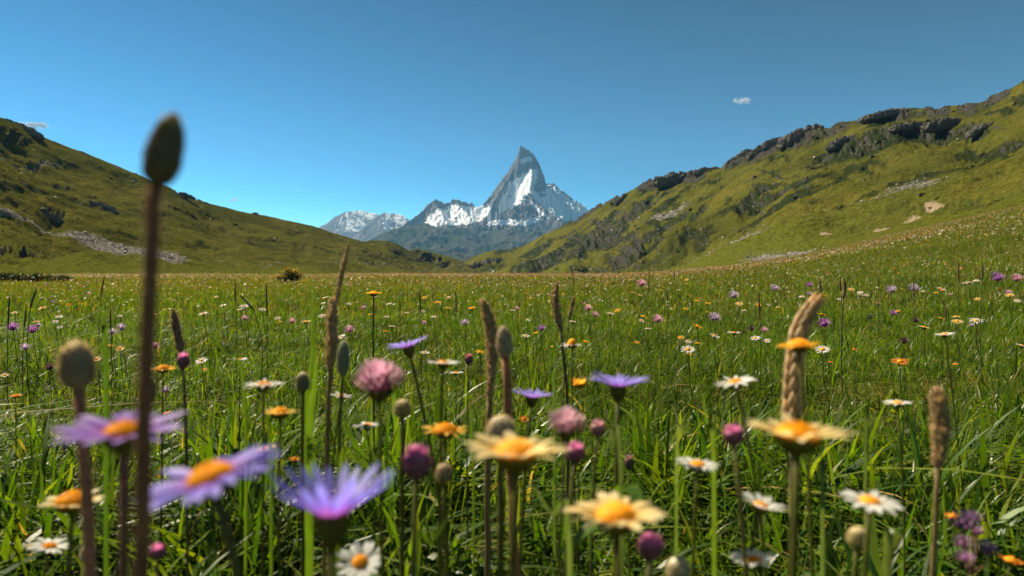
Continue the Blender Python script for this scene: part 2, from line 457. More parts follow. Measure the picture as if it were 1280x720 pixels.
def make_hill(name, px, foot, crest, rowf, items, side, label):
    nt_, nb = 250, 16
    t = np.concatenate([np.linspace(0, 1, nt_) ** 1.25, 1 + (np.linspace(0, 1, nb + 1)[1:]) ** 1.5 * 1.3])
    T, PX = np.meshgrid(t, px, indexing='ij')
    U = (PX - CX) / F
    Yf, Yc = foot(PX), crest(PX)
    Y = Yf + (Yc - Yf) * T
    X = U * Y
    zf = ground_z(U * Yf, Yf)
    ef = (zf - CAM_H) / Yf
    ec = np.maximum((HY - rowf(PX)) / F, ef - 0.004)
    Tc = np.minimum(T, 1)
    q = 0.86 * Tc ** 1.05 + 0.14 * smooth(0, 1, Tc)
    e = ef + (ec - ef) * q
    Z = CAM_H + Y * e
    row = HY - e * F
    px1 = Yc * 0 + Y / F                      # metres per photo pixel at that depth
    amp = smooth(0.0, 0.18, Tc) * (1 - 0.75 * smooth(0.86, 1.0, Tc))
    k = 1.0 / 75
    big = fbm(X * k, Y * k * 0.8, 11 + side, 4)
    wx, wy = X + 14 * fbm(X * .02, Y * .02, 21, 2), Y + 14 * fbm(X * .02, Y * .02, 22, 2)
    rib = ridged((wx * 0.8 + side * wy * 0.55) / 34, (wy * 0.8 - side * wx * 0.3) / 95, 31 + side, 4) - 0.55
    small = fbm(X / 9, Y / 9, 33, 4)
    hs = np.clip((Yc * (ec - ef)) / 60, 0.05, 1.6)
    Z = Z + amp * hs * (7.0 * big + (3.6 if side > 0 else 2.2) * rib + 1.3 * small)
    # small terraces, the broken little steps that run along alpine turf
    ter = fbm(X / 60, Y / 60, 71, 3) * 3 + Z / 4.5
    Z = Z + amp * 0.75 * (ter - np.floor(ter) - 0.5) * hs * smooth(0.0, .25, fbm(X / 40, Y / 40, 72, 3))
    drop, rock = scarps(PX, row, items)
    Z = Z - drop * px1 * 0.95 * smooth(0.02, 0.12, Tc)
    rough = ridged(X / 7, Y / 7, 51, 3) - 0.5
    Z = Z + rock * rough * px1 * 4.0 * smooth(0.02, 0.12, Tc)
    # rocky crest on the right slope
    if side > 0:
        cr = smooth(0.86, 0.97, Tc) * smooth(640, 760, PX) * smooth(-.25, .2, fbm(PX / 42, PX * 0 + 2, 61, 3) + 0.12)
        Z = Z + cr * px1 * (9.0 * (ridged(X / 26, Y / 26, 63, 4) - .6) + 5.0 * (ridged(X / 9, Y / 9, 64, 3) - .5))
        rock = np.maximum(rock, cr * 0.9)
    else:
        cr = smooth(0.9, 0.99, Tc) * smooth(.0, .3, fbm(PX / 30, PX * 0 + 9, 65, 3)) * smooth(420, 250, PX)
        Z = Z + cr * px1 * 3.0 * (ridged(X / 14, Y / 14, 66, 3) - .5)
        rock = np.maximum(rock, cr * 0.8)
    back = np.maximum(T - 1, 0) * (Yc - Yf)
    Z = Z - back * 0.42 - (T <= 0.0) * 0.25
    scree = np.zeros_like(Z); dirt = np.zeros_like(Z)
    if side < 0:
        c = np.interp(PX, [-300, 0, 100, 200, 235], [225, 268, 291, 318, 330])
        w = np.interp(PX, [-300, 0, 60, 150, 200, 228, 238], [3, 3, 4, 6.5, 10, 4, 0.1])
        scree = np.exp(-(np.abs(row - c) / w) ** 3) * 0.95
        c2 = np.interp(PX, [0, 60, 110], [186, 200, 210]); scree = np.maximum(scree, .55 * np.exp(-(np.abs(row - c2) / 3) ** 2) * smooth(115, 60, PX))
    else:
        for (cx, cy, w, h, a, s) in [(930, 300, 62, 4.5, -13, .6), (975, 320, 52, 4, -8, .6), (1000, 326, 40, 3, -6, .55), (835, 262, 26, 2.5, -18, .8), (1140, 242, 45, 4, -12, .55), (1090, 258, 30, 4, -18, .5), (900, 312, 46, 4, -16, .6)]:
            al = (PX - cx) * math.cos(R(a)) + (row - cy) * math.sin(R(a)); ac = -(PX - cx) * math.sin(R(a)) + (row - cy) * math.cos(R(a))
            scree = np.maximum(scree, s * np.exp(-(al / w) ** 4 - (ac / h) ** 2))
        nd_ = fbm(PX / 9, row / 5, 81, 3)
        for (cx, cy, w, h, a) in [(1112, 277, 22, 2.6, -11), (1033, 291, 8, 1.8, -8), (1168, 258, 14, 1.1, -10), (1140, 266, 12, .9, -14)]:
            al = (PX - cx) * math.cos(R(a)) + (row - cy) * math.sin(R(a)); ac = -(PX - cx) * math.sin(R(a)) + (row - cy) * math.cos(R(a))
            dirt = np.maximum(dirt, 1 - smooth(.8, 1.05, (al / w) ** 2 + (ac / h) ** 2 + .35 * nd_))
    heath_shade = np.clip(rock * .85 + .75 * smooth(.05, .4, -rib) * smooth(.1, .3, Tc) * smooth(-.3, .2, big), 0, 1)  # shade of scarp faces and gullies painted dark green, along with dwarf shrub
    heath_shade = np.maximum(heath_shade, .8 * smooth(.2, .48, fbm(X / 28, Y / 60, 75, 4)) * smooth(.1, .3, Tc))
    if side < 0: heath_shade = heath_shade * .5
    lush = smooth(.42, .04, T + .14 * fbm(X / 30, Y / 30, 77, 3))
    rockm = np.where(cr > 0.05, np.maximum(rock * .12, cr * .7), rock * (.12 if side > 0 else .3))
    nr, nc = T.shape
    V = np.stack([X, Y, Z], -1).reshape(-1, 3)
    me = np_mesh(name, V, grid_faces(nr, nc), mat=M_HILL, extra={'rock': rockm, 'heath_shade': heath_shade, 'lush': lush, 'scree': scree, 'dirt': dirt})
    o = link(name, me); o['kind'] = 'structure'; o['label'] = label
    return X, Y, Z, T, heath_shade, scree, PX


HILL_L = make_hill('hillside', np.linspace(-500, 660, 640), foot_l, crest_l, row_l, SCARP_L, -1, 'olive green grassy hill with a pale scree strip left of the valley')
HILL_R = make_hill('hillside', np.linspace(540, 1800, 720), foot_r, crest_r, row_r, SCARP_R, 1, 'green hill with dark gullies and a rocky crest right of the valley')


# dwarf shrubs and loose stones on the slopes, past counting
def sprinkle(name, mat, ns, weight, size, cols, flat, label, jag):
    VV, TT, CCc, off = [], [], [], 0
    for n, (X, Y, Z, T, heath_shade, scree, PX) in zip(ns, (HILL_L, HILL_R)):
        w = (weight(T, heath_shade, scree, PX) * Y * (T < 1.0))[:-1, :-1]
        p = (w / w.sum()).ravel(); idx = rng.choice(p.size, n, p=p)
        i, j = np.unravel_index(idx, w.shape); a, b = rng.random(n), rng.random(n)
        def lerp(M): return (M[i, j] * (1 - a) + M[i + 1, j] * a) * (1 - b) + (M[i, j + 1] * (1 - a) + M[i + 1, j + 1] * a) * b
        x, y, z = lerp(X), lerp(Y), lerp(Z)
        s = size * rng.lognormal(0, .45, n) * np.clip(y / 260, .5, 2.2)
        dirs = [(0, 0, 1)] + [(math.cos(q) * .75, math.sin(q) * .75, .66) for q in np.arange(5) * 1.2566] + [(math.cos(q), math.sin(q), -.1) for q in np.arange(7) * .8976]
        D = np.array(dirs)[None] * (1 + rng.uniform(-jag, jag, (n, 13, 1))) * s[:, None, None]
        D[:, :, 2] *= flat; D[:, :, 0] *= rng.uniform(.8, 1.7, (n, 1))
        P = np.stack([x, y, z], -1)[:, None, :] + D
        f = [(0, 1 + q, 1 + (q + 1) % 5) for q in range(5)]
        lo5, lo7 = [1 + q for q in range(5)], [6 + q for q in range(7)]
        for q in range(5):
            a7 = int(round(q * 7 / 5)) % 7; b7 = int(round((q + 1) * 7 / 5)) % 7
            f.append((lo5[q], lo7[a7], lo5[(q + 1) % 5])); m = a7
            while m != b7:
                f.append((lo5[(q + 1) % 5], lo7[m], lo7[(m + 1) % 7])); m = (m + 1) % 7
        F_ = (np.arange(n) * 13)[:, None, None] + np.array(f)[None]
        VV.append(P.reshape(-1, 3)); TT.append(F_.reshape(-1, 3) + off); off += n * 13
        c = np.array(cols)[rng.integers(0, len(cols), n)] * rng.uniform(.7, 1.3, (n, 1)); CCc.append(np.repeat(c, 13, 0))
    o = link(name, np_mesh(name, np.concatenate(VV), np.concatenate(TT), np.concatenate(CCc), mat, smooth_shade=False))
    o['kind'] = 'stuff'; o['label'] = label


sprinkle('hill_scrub', M_SHRUB, (350, 2600), lambda T, h, s, px: (h ** 2 + .02) * smooth(.05, .15, T) * (s < .3), .36, [(.030, .036, .012), (.045, .050, .014), (.06, .055, .018)], .75, 'dark low heather and dwarf shrubs dotted over both hillsides', .35)
sprinkle('loose_stones', M_STONE, (1500, 1700), lambda T, h, s, px: s ** 1.5 + .0 * T, .26, [(.30, .28, .25), (.22, .2, .18), (.38, .35, .31)], .6, 'loose grey stones lying on the scree slopes', .3)

# ground: one sheet from behind the camera to the horizon
ys = np.concatenate([-np.geomspace(0.6, 60, 24)[::-1], np.linspace(-0.5, 3, 60), np.geomspace(3.06, 14000, 260)])
ss = np.linspace(-1, 1, 360); ss = np.sign(ss) * (0.45 * np.abs(ss) + 0.55 * np.abs(ss) ** 2.2)
YG, SG = np.meshgrid(ys, ss, indexing='ij')
XG = SG * (np.maximum(YG, 0) * 1.75 + 30 + np.maximum(-YG, 0))
ZG = ground_z(XG, YG)
PXG = CX + F * XG / np.maximum(YG, 1)
yfoot = np.where(PXG < 620, foot_l(PXG), foot_r(PXG))
ZG = ZG - np.clip((YG - yfoot * 1.02) * 0.15, 0, 40) * smooth(0, 60, YG)
bare = smooth(0.1, 0.35, fbm(XG * 1.3, YG * 1.3, 91, 3)) * 0.5 * (1 - smooth(3, 9, np.hypot(XG, YG)))
bare = np.maximum(bare, np.exp(-((XG + 0.62) / .16) ** 2 - ((YG - .86) / .14) ** 2))
bare = np.maximum(bare, np.exp(-((XG - 1.25) / .25) ** 2 - ((YG - 2.15) / .16) ** 2))
me = np_mesh('ground', np.stack([XG, YG, ZG], -1).reshape(-1, 3), grid_faces(*XG.shape), mat=M_SOIL, extra={'bare': bare})
o = link('ground', me); o['kind'] = 'structure'; o['label'] = 'flat valley floor of earth and short turf under the meadow'


# ------------------------------------------------------------------ far mountains
def tents(X, Y, ridges, base):
    """Highest of the slopes falling away from each ridge line: (points, slope on the left, slope on the right)."""
    H = np.full(X.shape, base, float)
    for pts, kl, kr in ridges:
        for (a, b) in zip(pts[:-1], pts[1:]):
            ab = (b - a); l2 = ab.x ** 2 + ab.y ** 2
            t = np.clip(((X - a.x) * ab.x + (Y - a.y) * ab.y) / max(l2, 1e-6), 0, 1)
            dx, dy = X - (a.x + t * ab.x), Y - (a.y + t * ab.y)
            d = np.hypot(dx, dy)
            sd = ab.x * dy - ab.y * dx
            H = np.maximum(H, a.z + t * ab.z - d * np.where(sd > 0, kl, kr))
    return H


def blob_mask(PX, ROW, items, seed=5):
    m = np.zeros_like(PX)
    nz_ = fbm(PX / 7 - ROW / 9, ROW / 4 + PX / 12, seed, 5, .65) * 1.0
    for (pts, w) in items:
        for a, b in zip(pts[:-1], pts[1:]):
            abx, aby = b[0] - a[0], b[1] - a[1]
            t = np.clip(((PX - a[0]) * abx + (ROW - a[1]) * aby) / max(abx ** 2 + aby ** 2, 1e-6), 0, 1)
            d = np.hypot(PX - a[0] - t * abx, ROW - a[1] - t * aby)
            m = np.maximum(m, 1 - smooth(0.3, 1.5, d / (w * 1.2) + nz_))
    return m


def cart(px0, px1, y0, y1, nx, ny):
    ym = 0.5 * (y0 + y1)
    x = np.linspace((px0 - CX) / F * ym, (px1 - CX) / F * ym, nx); y = np.linspace(y0, y1, ny)
    return np.meshgrid(x, y)


def pts(seq):
    return [at(p[0], p[1], p[2]) for p in seq]


D0 = 8000
# the horn: two skyline ridges, the front ridge and the lower left shoulder
ridges = [
    (pts([(651, 181, D0), (650.4, 190, D0), (649, 198, D0 - 10), (642, 206, D0 - 30), (636, 218, D0 - 40), (630, 226, D0 - 60), (620, 237, D0 - 70), (610, 247, D0 - 70), (604, 256, D0 - 60), (596, 259, D0 - 60)]), 3.6, 1.5),
    (pts([(651, 181, D0), (656, 184, D0), (662, 188, D0 + 10), (668, 194, D0 + 20), (674, 204, D0 + 40), (679, 217, D0 + 60), (682, 228, D0 + 80)]), 6.0, 3.0),
    (pts([(682, 227, D0 + 80), (690, 229, D0 + 90), (694, 235, D0 + 100), (703, 240, D0 + 130), (718, 250, D0 + 160), (737, 263, D0 + 200), (775, 285, D0 + 260)]), 1.2, 1.0),
    (pts([(660, 197, D0 - 60), (665, 210, D0 - 170), (665, 222, D0 - 260), (662, 236, D0 - 400), (668, 247, D0 - 520), (682, 262, D0 - 700), (702, 277, D0 - 900)]), 1.35, 1.9),
    (pts([(662, 236, D0 - 400), (652, 249, D0 - 560), (640, 260, D0 - 720), (618, 274, D0 - 900), (590, 288, D0 - 1100)]), 0.85, 1.1),
    (pts([(596, 259, D0 - 60), (588, 254, D0), (578, 251, D0 + 20), (569, 249, D0), (560, 252, D0 - 20), (553, 252, D0 - 60), (543, 250, D0 - 120), (533, 262, D0 - 200), (520, 270, D0 - 280), (508, 278, D0 - 400), (490, 292, D0 - 560), (460, 315, D0 - 800)]), 1.5, 0.95),
    (pts([(543, 251, D0 - 120), (552, 268, D0 - 420), (560, 282, D0 - 700)]), 0.9, 0.9),
    (pts([(569, 250, D0), (578, 262, D0 - 220), (590, 272, D0 - 420)]), 0.9, 0.9),
]
X, Y = cart(440, 800, 6700, 9000, 620, 380)
nearsum = smooth(60, 420, np.hypot(X - at(651, 182, D0).x, Y - D0))
wx = X + (4 + 28 * nearsum) * fbm(X / 130, Y / 130, 101, 4); wy = Y + 26 * fbm(X / 130, Y / 130, 102, 4)
Z = tents(wx, wy, ridges, -80)
hgt = np.clip((Z - 200) / 900, 0, 1)
Z = Z + (0.62 + 0.38 * nearsum) * (40 * (ridged(X / 110, Y / 300, 103, 5, 0.6) - 0.6) + 30 * fbm(X / 45, Y / 70, 105, 4, .6)) * smooth(-60, 200, Z)
PXm, ROWm = CX + F * X / Y, HY - F * (Z - CAM_H) / Y
snow_items = [([(664, 218), (656, 227), (644, 234), (634, 239)], 5.5), ([(663, 224), (658, 236), (648, 246), (636, 254)], 6), ([(640, 250), (622, 261), (604, 268), (585, 274), (560, 276), (540, 274)], 5),
              ([(600, 258), (606, 264), (614, 264)], 4), ([(532, 280), (546, 282)], 2.2), ([(566, 262), (590, 264), (598, 266)], 5), ([(612, 279), (634, 277), (655, 280), (672, 274)], 2.8), ([(666, 240), (678, 253), (692, 265), (700, 271)], 2.6),
              ([(690, 243), (700, 255), (714, 262), (733, 264)], 9), ([(688, 246), (694, 262), (708, 269)], 6), ([(652, 201), (662, 199)], 2.2), ([(632, 240), (648, 226)], 3), ([(664, 252), (672, 262), (684, 271)], 1.6), ([(548, 265), (562, 268)], 3), ([(718, 273), (740, 270)], 3.5), ([(580, 289), (562, 293)], 1.6)]
snow = blob_mask(PXm, ROWm, snow_items)
gx = np.gradient(Z, axis=1) / np.gradient(X, axis=1); gy = np.gradient(Z, axis=0) / np.gradient(Y, axis=0)
nzv = 1 / np.sqrt(1 + gx ** 2 + gy ** 2)
flat = smooth(0.5, 0.8, nzv)
Zb = np.zeros_like(Z)
for di in (-6, -3, 0, 3, 6):
    for dj in (-6, -3, 0, 3, 6):
        Zb += np.roll(np.roll(Z, di, 0), dj, 1) / 25
hollow = np.clip((Zb - Z) / 16, -1, 1)                    # snow lies in the gullies, the ribs blow bare
snow = snow * (1 + .35 * hollow) + .22 * np.clip(hollow, 0, 1) * smooth(285, 262, ROWm)
snow = np.clip(snow * 1.3 + 0.34 * flat * smooth(288, 262, ROWm), 0, 1)
snow = np.maximum(snow, 0.34 * smooth(0.42, 0.62, nzv) * smooth(275, 250, ROWm))
turf = smooth(276, 300, ROWm + 10 * fbm(X / 200, Y / 200, 108, 3)) * 0.85
M_PEAK = peak_mat('peak_rock_and_snow', (0.04, 0.042, 0.048), (0.25, 0.23, 0.215), 0.02, (0.07, 0.08, 0.03))
me = np_mesh('mountain', np.stack([X, Y, Z], -1).reshape(-1, 3), grid_faces(*X.shape), mat=M_PEAK, extra={'snow': snow, 'turf': turf})
o = link('mountain', me); o['kind'] = 'structure'; o['label'] = 'steep horn shaped rock peak streaked with snow at the valley head'

# the lower, blue green mountains below it
def low_range(name, pxs, rows, d_crest, d_foot, depth, seed, mat, label, snowrow=None, amp=1.0, nx=420, ny=200):
    px0, px1 = pxs[0], pxs[-1]
    t = np.linspace(0, 1.35, ny); px = np.linspace(px0, px1, nx)
    T, PX = np.meshgrid(t, px, indexing='ij')
    Y = d_foot + (d_crest - d_foot) * T
    X = (PX - CX) / F * Y
    ec = (HY - np.interp(PX, pxs, rows)) / F
    e = -0.012 + (ec + 0.012) * np.minimum(T, 1) ** 0.85
    Z = CAM_H + Y * e - np.maximum(T - 1, 0) * (d_crest - d_foot) * 0.7
    s = depth
    Z = Z + amp * smooth(0, .15, T) * (1 - .55 * smooth(.85, 1, T)) * (s * 0.20 * (ridged(X / s, Y / (s * 1.2), seed, 5) - .55) + s * .08 * fbm(X / (s * .3), Y / (s * .3), seed + 3, 4))
    row = HY - F * (Z - CAM_H) / Y
    snow = np.zeros_like(Z)
    if snowrow is not None:
        gxx = np.gradient(Z, axis=1) / np.gradient(X, axis=1)
        snow = smooth(snowrow + 8, snowrow - 10, row + 5 * fbm(X / 300, Y / 300, seed + 9, 3)) * (0.25 + 0.75 * smooth(0.25, -0.35, gxx))
        snow = np.clip(snow * 1.15, 0, 1)
    else:
        snow = 0.5 * smooth(0.35, 0.6, fbm(PX / 14, row / 4, seed + 8, 3)) * smooth(300, 286, row)
    turf = 0.25 + 0.75 * smooth(-.15, .25, fbm(X / (s * .7), Y / (s * .7), seed + 5, 4))
    me = np_mesh(name, np.stack([X, Y, Z], -1).reshape(-1, 3), grid_faces(*X.shape), mat=mat, extra={'snow': snow, 'turf': turf})
    o = link(name, me); o['kind'] = 'structure'; o['label'] = label


M_LOW = peak_mat('forested_lower_slopes', (0.03, 0.038, 0.032), (0.11, 0.10, 0.085), 0.012, (0.042, 0.054, 0.026))
low_range('mountain', [420, 470, 490, 505, 530, 560, 585, 600, 620, 640, 665, 700, 740, 780, 830], [322, 298, 287, 284, 280, 283, 286, 290, 290, 285, 288, 286, 292, 300, 310],
          6400, 4700, 420, 201, M_LOW, 'dark blue green lower mountains beneath the snowy horn', amp=1.2)
low_range('mountain', [400, 480, 520, 560, 590, 615, 640, 680, 740, 800], [345, 318, 310, 312, 320, 324, 316, 308, 300, 300],
          4300, 3000, 300, 231, M_LOW, 'green foothills low in the gap between the two hills', amp=1.0)
M_SNOWY = peak_mat('snowy_far_peak', (0.07, 0.075, 0.085), (0.22, 0.21, 0.21), 0.006)
low_range('mountain', [340, 395, 405, 415, 425, 432, 440, 456, 470, 480, 495, 510], [318, 287, 281, 274, 268.5, 265, 264, 265, 266, 273, 284, 296], 11800, 10300, 700, 261, M_SNOWY,
          'broad snow capped far peak just above the left hill', snowrow=292, amp=.8, nx=300)
low_range('mountain', [420, 450, 458, 465, 474, 482, 488, 494, 500, 507, 514, 530, 560], [312, 288, 281, 275, 269, 265.5, 269, 267, 268, 272, 278, 287, 312], 10000, 8800, 600, 281, M_SNOWY,
          'small pointed snowy far peak between broad summit and horn', snowrow=292, amp=.8, nx=300)


# ------------------------------------------------------------------ crags standing out of the slopes
def on_hill(px, row, side):
    f, c, rf = (foot_l, crest_l, row_l) if side < 0 else (foot_r, crest_r, row_r)
    Yf, Yc = float(f(px)), float(c(px)); U = (px - CX) / F
    ef = (float(ground_z(U * Yf, Yf)) - CAM_H) / Yf; ec = (HY - float(rf(px))) / F
    q = min(max(((HY - row) / F - ef) / (ec - ef), 0), 1)
    return Yf + (Yc - Yf) * q ** (1 / 1.05)


CRAGS = [  # column, row, width px, height px, label
    (850, 221, 58, 15, 1, 'broad dark crag where the right ridge first breaks the skyline'),
    (884, 213, 30, 9, 1, 'low dark rock just above the broad ridge crag'),
    (925, 198, 36, 15, 1, 'steep dark crag on the ridge below the long rocky crest'),
    (958, 184, 44, 14, 1, 'jagged grey crag at the lower end of the long crest'),
    (1000, 168, 48, 15, 1, 'tall dark crag halfway up the long rocky crest'),
    (1112, 143, 62, 10, 1, 'flat topped dark rock on the summit shoulder of the right hill'),
    (1180, 155, 46, 13, 1, 'square dark cliff beneath the right summit shoulder'),
    (1136, 158, 40, 10, 1, 'rough grey outcrop left of the square dark cliff'),
    (1228, 160, 34, 9, 1, 'small dark outcrop between the square cliff and picture edge'),
    (1056, 176, 40, 12, 1, 'dark broken outcrop under the upper crest of the right hill'),
    (604, 330, 40, 9, 1, 'low dark rock ledge at the tapering end of the right hill'),
    (782, 246, 24, 8, 1, 'little dark rock on the skyline near the snowy horn'),
    (1020, 222, 26, 6, 1, 'small dark slab in the middle of the right slope'),
    (30, 160, 40, 8, -1, 'dark rocky rim at the top of the left hill'),
    (163, 225, 18, 8, -1, 'grey rock patch high on the left hill behind the tall bud'),
    (234, 244, 18, 4, -1, 'dark rock step where the left skyline dips'),
    (66, 272, 24, 11, -1, 'round dark rock low on the left hill above the scree'),
    (130, 258, 30, 8, -1, 'long dark rock ledge in the middle of the left hill'),
]


def crag(i, px, row, w, h, side, label):
    """A broken ledge of rock, most of it buried, that follows the slope of the skyline."""
    d = on_hill(px, row, side)
    k = d / F
    rf = row_l if side < 0 else row_r
    sl = (float(rf(px - 12)) - float(rf(px + 12))) / 24.0        # rise per column
    nu, nv = 72, 34
    a = np.linspace(0, 2 * math.pi, nu, endpoint=False); b = np.linspace(-0.5 * math.pi, 0.5 * math.pi, nv)
    B, A = np.meshgrid(b, a, indexing='ij')
    x, y, z = np.cos(B) * np.cos(A), np.cos(B) * np.sin(A), np.sin(B)
    x, y, z = np.sign(x) * np.abs(x) ** .75, np.sign(y) * np.abs(y) ** .75, np.sign(z) * np.abs(z) ** .5
    asp = w / h
    n = ridged(x * asp * .9 + i * 3.1, y * 2.2 + z * .4, 300 + i, 4) - .5
    n2 = fbm(x * asp * 2.4 + i, y * 3 + z * 2.6, 320 + i, 4)
    n3 = fbm(x * asp * .7 + i * 2, y * .7, 340 + i, 2)
    r = 1 + 0.16 * n + 0.10 * n2
    top = np.clip(z, -1, 1) * (0.55 + 0.9 * n + 0.5 * n3 + .25 * n2) * (1 - .5 * np.abs(x) ** 3)
    P = np.stack([x * r * w * .56 * k, y * r * w * .34 * k, (np.where(z > 0, top, z * .8) * h * .75) * k + x * w * .56 * k * sl], -1).reshape(-1, 3)
    q = grid_faces(nv, nu)
    wrap = np.stack([np.arange(nv - 1) * nu + nu - 1, np.arange(nv - 1) * nu, np.arange(1, nv) * nu, np.arange(1, nv) * nu + nu - 1], -1)
    me = np_mesh('rock_outcrop', P, np.concatenate([q, wrap]), mat=M_ROCK, smooth_shade=False)
    o = link('rock_outcrop', me); o.location = at(px, row + h * .18, d + w * .16 * k)
    o['label'] = label; o['category'] = 'rock'; o['group'] = 'dark crags on the two hills'


for i, c in enumerate(CRAGS):
    crag(i, *c)

# ------------------------------------------------------------------ meadow grass (nobody could count it: one object)
def blades(x, y, h, w, lean, segs, c, rng, tipc=None, az=None):
    """Arrays of curved tapering blades -> verts, quads, colours."""
    n = len(x)
    z0 = ground_z(x, y) - 0.01
    th = rng.uniform(0, 2 * np.pi, n) if az is None else az
    fa = th + np.pi / 2 + rng.normal(0, 0.5, n)
    ld = np.stack([np.cos(th), np.sin(th)], -1); sd = np.stack([np.cos(fa), np.sin(fa)], -1)
    t = np.linspace(0, 1, segs + 1)
    V = np.zeros((n, segs + 1, 2, 3)); C = np.zeros((n, segs + 1, 2, 3))
    for i, tt in enumerate(t):
        off = lean * h * tt ** 1.9
        zz = h * (tt - 0.42 * np.minimum(lean, 1.2) * tt ** 2.4)
        ww = w * 0.5 * (min(1.0, 0.55 + tt * 1.2) if tt < .4 else 1.03 * max(0.03, (1 - ((tt - .4) / .6) ** 1.7)))
        cx, cy, cz = x + ld[:, 0] * off, y + ld[:, 1] * off, z0 + zz
        tw = 0.25 * tt
        for s, q in ((0, -1), (1, 1)):
            V[:, i, s, 0] = cx + q * ww * sd[:, 0]; V[:, i, s, 1] = cy + q * ww * sd[:, 1]; V[:, i, s, 2] = cz + q * ww * tw
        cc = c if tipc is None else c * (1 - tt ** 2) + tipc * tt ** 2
        C[:, i, 0] = cc; C[:, i, 1] = cc
    base = (np.arange(n) * (segs + 1) * 2)[:, None, None]
    k = np.arange(segs)[None, :, None] * 2
    Q = base + k + np.array([0, 1, 3, 2])[None, None, :]
    return V.reshape(-1, 3), Q.reshape(-1, 4), C.reshape(-1, 3)


def wedge(n, y0, y1, half, rng, power=2.0, clump=0.0, nclump=0, spread=0.05):
    """Random ground positions in front of (and around) the camera between depths y0 and y1."""
    y = (y0 ** power + rng.random(n) * (y1 ** power - y0 ** power)) ** (1 / power)
    x = rng.uniform(-1, 1, n) * (half * y + 0.8)
    if nclump:
        cy = (y0 ** power + rng.random(nclump) * (y1 ** power - y0 ** power)) ** (1 / power)
        cx = rng.uniform(-1, 1, nclump) * (half * cy + 0.8)
        m = rng.random(n) < clump
        k = rng.integers(0, nclump, n)
        x[m] = (cx[k] + rng.normal(0, spread, n))[m]; y[m] = (cy[k] + rng.normal(0, spread, n))[m]
    return x, y


GREENS = np.array([(0.042, 0.094, 0.008), (0.066, 0.126, 0.010), (0.094, 0.145, 0.013), (0.033, 0.078, 0.010), (0.116, 0.150, 0.018)])


def grass_cols(n, x, y, rng, dry=0.04):
    c = GREENS[rng.choice(len(GREENS), n, p=[.28, .28, .2, .14, .10])]
    pz = fbm(x * .8, y * .8, 141, 3)[:, None]
    c = c * (1 + 0.5 * pz) * rng.uniform(0.75, 1.25, (n, 1))
    yel = smooth(6, 40, np.hypot(x, y))[:, None] * 0.45
    c = c * (1 - yel) + np.array([(0.135, 0.135, 0.020)]) * yel
    d = rng.random(n) < dry
    c[d] = np.array([0.24, 0.18, 0.075]) * rng.uniform(.6, 1.2, (d.sum(), 1))
    return c


def hfield(x, y):
    """How tall the sward stands: tussocks and low hollows."""
    return np.clip(0.85 + 0.75 * fbm(x * 1.1, y * 1.1, 151, 3) + 0.35 * fbm(x * 4.2, y * 4.2, 152, 2), 0.3, 1.55)


parts_v, parts_q, parts_c = [], [], []; noff = 0


def put(V, Q, C):
    global noff
    parts_v.append(V.astype(np.float32)); parts_q.append((Q + noff).astype(np.int32)); parts_c.append(C.astype(np.float32)); noff += len(V)


def sow(n, y0, y1, half, h, w, lean, segs, clump, nclump, spread, hs=0.25, dry=0.04, near=0.0):
    x, y = wedge(n, y0, y1, half, rng, 2.0, clump, nclump, spread)
    keep = (np.hypot(x, y) > near)
    x, y = x[keep], y[keep]; n = len(x)
    hh = h * hfield(x, y) * rng.lognormal(0, hs, n)
    d = np.hypot(x, y)
    hh = np.minimum(hh, 0.16 + 0.34 * d)                    # nothing pokes into the lens
    bare = np.exp(-((x + .62) / .2) ** 2 - ((y - .86) / .16) ** 2) + np.exp(-((x - 1.25) / .25) ** 2 - ((y - 2.15) / .14) ** 2)
    m = rng.random(n) > bare * .9
    x, y, hh = x[m], y[m], hh[m]; n = len(x)
    ww = w * rng.lognormal(0, 0.35, n)
    le = np.abs(rng.normal(0, lean, n)) + 0.08
    c = grass_cols(n, x, y, rng, dry)
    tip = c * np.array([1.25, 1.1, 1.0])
    put(*blades(x, y, hh, ww, le, segs, c, rng, tip))


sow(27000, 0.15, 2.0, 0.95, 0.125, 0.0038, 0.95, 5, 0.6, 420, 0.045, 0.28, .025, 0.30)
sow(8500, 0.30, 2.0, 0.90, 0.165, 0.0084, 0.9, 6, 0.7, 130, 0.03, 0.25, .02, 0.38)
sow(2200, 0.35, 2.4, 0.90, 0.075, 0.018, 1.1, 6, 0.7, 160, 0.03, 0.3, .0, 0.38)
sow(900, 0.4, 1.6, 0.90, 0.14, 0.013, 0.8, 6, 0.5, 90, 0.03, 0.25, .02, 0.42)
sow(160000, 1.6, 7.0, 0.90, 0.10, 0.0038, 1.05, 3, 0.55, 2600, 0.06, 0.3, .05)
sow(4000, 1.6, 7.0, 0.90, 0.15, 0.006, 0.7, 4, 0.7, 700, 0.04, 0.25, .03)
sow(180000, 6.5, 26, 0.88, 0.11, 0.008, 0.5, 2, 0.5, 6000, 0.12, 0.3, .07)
sow(150000, 24, 150, 0.95, 0.18, 0.035, 0.4, 2, 0.4, 7000, 0.35, 0.35, .10)
